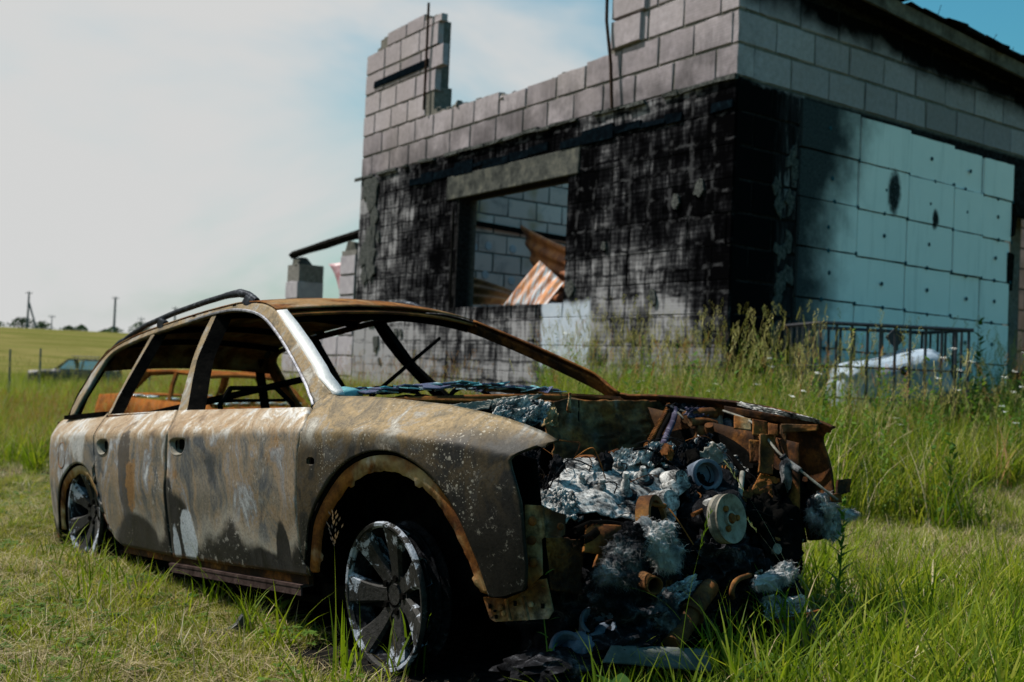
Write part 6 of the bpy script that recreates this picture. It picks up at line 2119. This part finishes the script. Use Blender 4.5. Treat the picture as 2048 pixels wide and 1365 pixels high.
def umbel_clump(i):
    g = GB()
    for k in range(3):
        a = rr.uniform(0, 6.28)
        tip = g.blade((0, 0, 0), a, rr.uniform(.0, .2), rr.uniform(.45, .7), .005, .1, 0, 4)
        for q in range(14):
            b = rr.uniform(0, 6.28); r_ = rr.random() ** .5 * .028
            g.quad(tip + Vector((r_ * math.cos(b), r_ * math.sin(b), rr.uniform(-.004, .008))), Vector((.004, 0, .002)), Vector((0, .004, .002)), 1)
        for q in range(6):
            b = rr.uniform(0, 6.28)
            g.blade((0, 0, rr.uniform(.05, .4)), b, .8, .14, .012, .5, 0, 3)
    return g.build('umbel_%02d' % i, [M_WEED, M_FLOWER])
C_LAWN = coll('proto_lawn', [lawn_clump(i) for i in range(6)] )
C_STRAW = coll('proto_straw', [straw_clump(i) for i in range(4)])
C_CLOVER = coll('proto_clover', [clover_clump(i) for i in range(3)])
C_MID = coll('proto_mid', [mid_clump(i, .14, .36, 16, .0085) for i in range(5)])
C_SHORT = coll('proto_short', [mid_clump(10 + i, .05, .15, 18, .0045, .3) for i in range(4)])
C_TALL = coll('proto_tall', [tall_clump(i, False) for i in range(6)])
C_RED = coll('proto_red', [tall_clump(10 + i, True) for i in range(3)])
def leafy_clump(i):
    g = GB()
    for k in range(3):
        a0 = rr.uniform(0, 6.28); h = rr.uniform(.45, .95); ln_ = rr.uniform(0, .18); b0 = Vector((rr.uniform(-.08, .08), rr.uniform(-.08, .08), 0))
        g.blade(b0, a0, ln_, h, .007, .1, 0, 5)
        for q in range(22):
            t = (q + .5) / 22
            p = b0 + Vector((math.cos(a0) * math.sin(ln_), math.sin(a0) * math.sin(ln_), math.cos(ln_))) * h * t
            g.blade(p, q * 2.4 + rr.uniform(-.4, .4), rr.uniform(.6, 1.2), rr.uniform(.06, .15) * (1.2 - .7 * t), rr.uniform(.014, .026), .7, 0, 4)
    return g.build('leafy_%02d' % i, [M_WEED])
C_LEAFY = coll('proto_leafy', [leafy_clump(i) for i in range(4)])
C_UMB = coll('proto_umbel', [umbel_clump(i) for i in range(3)])

def scatter(name, label, cat, col_, nproto, pts, scl):
    """one 'stuff' object: a point per plant, instanced through geometry nodes"""
    n = len(pts)
    z = height(pts[:, 0], pts[:, 1])
    me = bpy.data.meshes.new(name)
    me.vertices.add(n)
    co = np.stack([pts[:, 0], pts[:, 1], z], -1).astype(np.float32)
    me.vertices.foreach_set('co', co.ravel())
    a = me.attributes.new('idx', 'INT', 'POINT'); a.data.foreach_set('value', rng.integers(0, nproto, n).astype(np.int32))
    r_ = np.zeros((n, 3), np.float32); r_[:, 2] = rng.uniform(0, 6.283, n); r_[:, 0] = rng.normal(0, .06, n); r_[:, 1] = rng.normal(0, .06, n)
    a = me.attributes.new('rot', 'FLOAT_VECTOR', 'POINT'); a.data.foreach_set('vector', r_.ravel())
    a = me.attributes.new('scl', 'FLOAT', 'POINT'); a.data.foreach_set('value', np.asarray(scl, np.float32))
    me.update()
    o = bpy.data.objects.new(name, me)
    COL.objects.link(o)
    t = bpy.data.node_groups.new(name + '_nodes', 'GeometryNodeTree')
    t.interface.new_socket('Geometry', in_out='INPUT', socket_type='NodeSocketGeometry')
    t.interface.new_socket('Geometry', in_out='OUTPUT', socket_type='NodeSocketGeometry')
    gi = t.nodes.new('NodeGroupInput'); go = t.nodes.new('NodeGroupOutput')
    ci = t.nodes.new('GeometryNodeCollectionInfo')
    ci.inputs['Collection'].default_value = col_
    ci.inputs['Separate Children'].default_value = True
    ci.inputs['Reset Children'].default_value = True
    ip = t.nodes.new('GeometryNodeInstanceOnPoints')
    ip.inputs['Pick Instance'].default_value = True
    def attr(nm, dt):
        q = t.nodes.new('GeometryNodeInputNamedAttribute'); q.data_type = dt
        q.inputs['Name'].default_value = nm
        return [s for s in q.outputs if s.enabled and s.name == 'Attribute'][0]
    t.links.new(gi.outputs[0], ip.inputs['Points'])
    t.links.new(ci.outputs[0], ip.inputs['Instance'])
    t.links.new(attr('idx', 'INT'), ip.inputs['Instance Index'])
    e2r = t.nodes.new('FunctionNodeEulerToRotation')
    t.links.new(attr('rot', 'FLOAT_VECTOR'), e2r.inputs[0])
    t.links.new(e2r.outputs[0], ip.inputs['Rotation'])
    t.links.new(attr('scl', 'FLOAT'), ip.inputs['Scale'])
    t.links.new(ip.outputs[0], go.inputs[0])
    md = o.modifiers.new('scatter', 'NODES')
    md.node_group = t
    tag(o, label, cat, kind='stuff')
    return o

CMI = CM.inverted()
_ci = np.array(CMI)
def car_local(P):
    z = height(P[:, 0], P[:, 1])
    return P @ _ci[:2, :2].T + _ci[:2, 3] + np.outer(z, _ci[:2, 2])
def n2(P, s, o=0.0):
    return np.array([mnoise.noise(Vector((p[0] * s + o, p[1] * s - o, o))) for p in P])
def sample(dens, x0, x1, y0, y1, wedge=True):
    n = int(dens * (x1 - x0) * (y1 - y0))
    P = np.stack([rng.uniform(x0, x1, n), rng.uniform(y0, y1, n)], -1)
    if wedge:
        m = (np.abs(P[:, 0]) < .58 * P[:, 1] + .8)
        P = P[m]
    return P
def free(P, pad=0.0):
    """outside the wreck's footprint and the building"""
    L = car_local(P)
    inside = (np.abs(L[:, 1]) < .80 + pad) & (L[:, 0] > -3.65 - pad) & (L[:, 0] < .66 + pad)
    bx, by = to_b(P[:, 0], P[:, 1])
    return ~inside & ~((bx > -.03) & (by > -.03))
def zone(P):
    x, y = P[:, 0], P[:, 1]
    w = n2(P, .7, 3.0) * .7
    L = car_local(P)
    far_side = L[:, 1] > .95
    tall = (y + w > 8.3) & (x > -.2 + .05 * y)
    tall |= far_side & (x + .3 * w > .9) & (y + w > 6.6) & (x < 3.0 + .2 * w) & (y > 6.4)
    front = (L[:, 0] > .62) | ((x > 1.0) & (y < 5.5))
    lush = ~tall & front & (x > .15) & (y + .6 * w < 5.1)
    lawn_r = ~tall & ~lush & (x > .7)
    lawn_l = ~tall & ~lush & ~lawn_r
    return tall, lush, lawn_r, lawn_l

lawnP, shortP, midP, tallP, strawP, clovP, redP, umbP = [], [], [], [], [], [], [], []
for (d, y0, y1) in ((1150, 1.8, 3.6), (720, 3.6, 5.2), (420, 5.2, 7.5), (240, 7.5, 11.0)):
    P = sample(d, -6.5, 5.5, y0, y1)
    P = P[free(P)]
    tall, lush, lr, ll = zone(P)
    L = car_local(P)
    ash = (np.abs(L[:, 1]) < 1.06) & (L[:, 0] > -.45) & (L[:, 0] < 1.0)
    bare = n2(P, 1.1, 9.0)
    keep = ~ash & (rng.random(len(P)) < np.clip(.85 + .7 * bare, .25, 1))
    lawnP.append(P[ll & keep & (P[:, 1] < 9.6 + bare)])
    k = rng.random(len(P))
    strawP.append(P[(ll | lr) & (k < .24 + .35 * np.clip(n2(P, .9, 5.0), 0, 1)) & ~ash])
    clovP.append(P[ll & keep & (k > .93)])
    shortP.append(P[lr & (k < .40)])
    strawP.append(P[lr & (k > .42) & (k < .97)])
    shortP.append(P[ll & keep & (k > .55) & (k < .62)])
    midP.append(P[lush & (k < .15) & ~(ash & (k < .11))])
    clovP.append(P[lush & (k > .80) & (k < .90)])
    shortP.append(P[lush & (k > .5) & (k < .75) & ~ash])
    strawP.append(P[lush & (k > .9) & ~ash])
    # tufts along the sill and round the front wheel
    edge = (L[:, 1] < -.80) & (L[:, 1] > -1.25) & (L[:, 0] > -2.4) & (L[:, 0] < .5)
    midP.append(P[edge & (k < .012)])
P = sample(46, -3, 11, 5.5, 15)
P = P[free(P, .25)]
tall, lush, lr, ll = zone(P)
k = rng.random(len(P))
tallP.append(P[tall & (k < .8)])
midP.append(P[tall & (k > .3)])
umbP.append(P[tall & (k > .972)])
leafyP = P[tall & (k > .62) & (k < .74)]
redP.append(P[tall & (k < .06)])
# left field beyond the mown strip
P = sample(20, -16, 2, 9.3, 24)
P = P[free(P, .3)]
bx, by = to_b(P[:, 0], P[:, 1])
k = rng.random(len(P)); w = n2(P, .3, 2.0)
sel = (P[:, 1] + w > 10.0) & (P[:, 0] < -.4 + 0 * k) & (bx < -1.0)
tallP.append(P[sel & (k < .42)]); redP.append(P[sel & (k > .25) & (P[:, 1] > 11.5 + w) & (P[:, 1] < 20 + 4 * w)]); midP.append(P[sel & (k > .3)])
P = sample(3.2, -42, 6, 24, 62)
k = rng.random(len(P))
farP = P[(P[:, 0] < 2)]
def catp(L): return np.concatenate(L)
a = catp(lawnP); scatter('lawn_grass', 'short mown grass round the burnt car', 'grass', C_LAWN, 6, a, rng.uniform(.7, 1.25, len(a)))
a = catp(strawP); scatter('cut_straw', 'dry cut straw lying on the mown grass', 'straw', C_STRAW, 4, a, rng.uniform(.7, 1.2, len(a)))
a = catp(clovP); scatter('clover', 'small clover leaves in the mown grass', 'clover', C_CLOVER, 3, a, rng.uniform(.7, 1.2, len(a)))
a = catp(shortP); scatter('short_tufts', 'short rough grass tufts', 'grass', C_SHORT, 4, a, rng.uniform(.7, 1.3, len(a)))
a = catp(midP); scatter('lush_grass', 'lush knee-high grass blades in front of the car and below the tall grass', 'grass', C_MID, 5, a, rng.uniform(.6, 1.15, len(a)) * np.where(a[:, 1] > 6, 1.3, np.where(a[:, 0] > 1.7, .78, 1.0)))
a = catp(tallP); sc_ = rng.uniform(.6, 1.15, len(a)) * np.where(a[:, 0] < -.3, .62, 1.0) * np.where((a[:, 0] > 3.0) & (a[:, 1] > 8.2) & (a[:, 1] < 11.5), .72, 1.0)
scatter('tall_grass', 'tall seeding grass between the car and the building and in the field', 'grass', C_TALL, 6, a, sc_)
a = catp(redP); scatter('reddish_grass', 'tall reddish-brown seeding grass', 'grass', C_RED, 3, a, rng.uniform(.6, 1.0, len(a)) * np.where(a[:, 0] < -.3, .7, 1.05))
a = catp(umbP); scatter('white_wildflowers', 'small white wildflowers in the tall grass', 'wildflowers', C_UMB, 3, a, rng.uniform(.8, 1.3, len(a)))
scatter('leafy_weeds', 'leafy green weeds mixed into the tall grass by the building', 'weeds', C_LEAFY, 4, leafyP, rng.uniform(.7, 1.25, len(leafyP)))
scatter('field_grass', 'rough grass of the far field', 'grass', C_TALL, 6, farP, rng.uniform(.6, 1.3, len(farP)))

M_PINKSEED = leaf_material('pinkish_seed_heads', [(.2, (.10, .05, .04)), (.5, (.17, .095, .075)), (.9, (.22, .14, .11))], .2)
# ---- single plants that stand out
def stalk_thing(label, x, y, h, az, lean, kind, headlen, mats, leaf=None, group=None):
    r2 = random.Random(int(x * 1000 + y * 77))
    g = GB()
    g.stalk((0, 0, -.01), az, lean, h, 0, 1, headlen, r2, kind, .0042)
    if leaf:
        for (z, a, l) in leaf:
            g.blade((math.cos(az) * math.sin(lean) * z, math.sin(az) * math.sin(lean) * z, z), a, .7, l, .012, .9, 0, 6)
    o = g.build('grass_stalk', mats)
    COL.objects.link(o)
    o.location = near(x, y)
    tag(o, label, 'grass stalk', group)
    return o
stalk_thing('green seeding grass stalk upright before the engine', .505, 2.93, .50, .3, .02, 0, .115, [M_LUSH, M_LUSH], [(.27, 3.3, .20)])
stalk_thing('pinkish feathery grass stalk before the front wheel arch', -.46, 2.98, .47, 2.0, .10, 1, .10, [M_LUSH, M_PINKSEED])
stalk_thing('dry drooping seed stalk arching over the right of the engine', 1.12, 3.55, .62, 2.7, .40, 0, .12, [M_STRAW, M_SEED])
stalk_thing('second dry seed stalk below the arching one by the pulley', 1.15, 3.50, .52, 2.7, .52, 0, .12, [M_STRAW, M_SEED])
stalk_thing('tall thin seed stalk beside the far front wing', 1.78, 4.4, .78, 2.4, .18, 0, .14, [M_LUSH, M_SEED])
stalk_thing('tall pale seed stalk right of the wreck in mown grass', 2.35, 4.3, .72, 1.2, .08, 1, .12, [M_LUSH, M_SEED])
def weed(label, x, y, h, n, ll, lw, mats=(M_WEED, M_STRAW), buds=False, lean=.08, az=1.0, seed=0):
    r2 = random.Random(seed)
    g = GB()
    tip = g.blade((0, 0, -.01), az, lean, h, .009, .15, 0, 6)
    for k in range(n):
        t = (k + .5) / n
        z = h * t
        a = k * 2.4 + r2.uniform(-.3, .3)
        base = (math.cos(az) * math.sin(lean) * z, math.sin(az) * math.sin(lean) * z, z)
        l = ll * (1.15 - .7 * t) * r2.uniform(.8, 1.2)
        g.blade(base, a, .75 + .3 * (1 - t), l, lw, .7, 0, 5)
        if buds is False and ll > .05:
            g.blade(base, a + .5, .9, l * .5, lw * .6, .5, 0, 4)
    if buds:
        for k in range(26):
            c = tip - Vector((0, 0, .09 * r2.random())) + Vector((r2.uniform(-.012, .012), r2.uniform(-.012, .012), 0))
            d = Vector((r2.uniform(-1, 1), r2.uniform(-1, 1), r2.uniform(0, 1))).normalized()
            g.quad(c, d * .008, d.orthogonal().normalized() * .005, 0)
    o = g.build('weed', list(mats))
    COL.objects.link(o)
    o.location = near(x, y)
    tag(o, label, 'weed')
weed('slim yellow-green budding weed in front of the fender bracket', .158, 2.98, .40, 9, .06, .014, buds=True, lean=.10, az=2.6, seed=1)
weed('leafy green weed at the door foot behind the front wheel', -.86, 4.02, .26, 14, .11, .035, seed=2)
weed('feathery green weed growing by the white wool right of the engine', 1.28, 3.95, .52, 40, .12, .012, seed=3)
weed('tall leafy weed growing against the pale boarded wall', 5.25, 11.6, 1.35, 30, .22, .045, seed=4, lean=.05)
weed('broad-leaved weed low in front of the fallen castings', .33, 2.80, .12, 12, .13, .05, seed=5)
weed('broad-leaved weed under the fallen exhaust pipe', .72, 2.92, .14, 14, .14, .05, seed=6)

# ---- ash, rust flakes and glass crumbs strewn round the front of the wreck
rr = random.Random(77)
deb = MB()
for i in range(420):
    if rr.random() < .6:
        lx, ly = rr.uniform(.2, 1.05), rr.uniform(-1.05, .5)
    else:
        lx, ly = rr.uniform(-2.3, .3), rr.uniform(-1.12, -.86)
    p = CM @ Vector((lx, ly, -.3))
    s_ = rr.uniform(.006, .024) * (1.6 if rr.random() < .12 else 1)
    deb.box((p.x, p.y, hgt(p.x, p.y) + s_ * .3), (s_ * rr.uniform(.7, 1.8), s_, s_ * rr.uniform(.2, .7)), Matrix.Rotation(rr.uniform(0, 3.1), 3, 'Z') @ Matrix.Rotation(rr.uniform(-.5, .5), 3, 'X'), taper=rr.uniform(.5, 1), jit=s_ * .2)
do = deb.build('ash_debris', simple('ash_chips', [(.3, (.004, .004, .004)), (.48, (.02, .018, .016)), (.6, (.10, .055, .03)), (.75, (.28, .28, .28))], 60))
tag(do, 'black ash, rust flakes and chips strewn on the ground round the wreck', 'debris', kind='stuff')
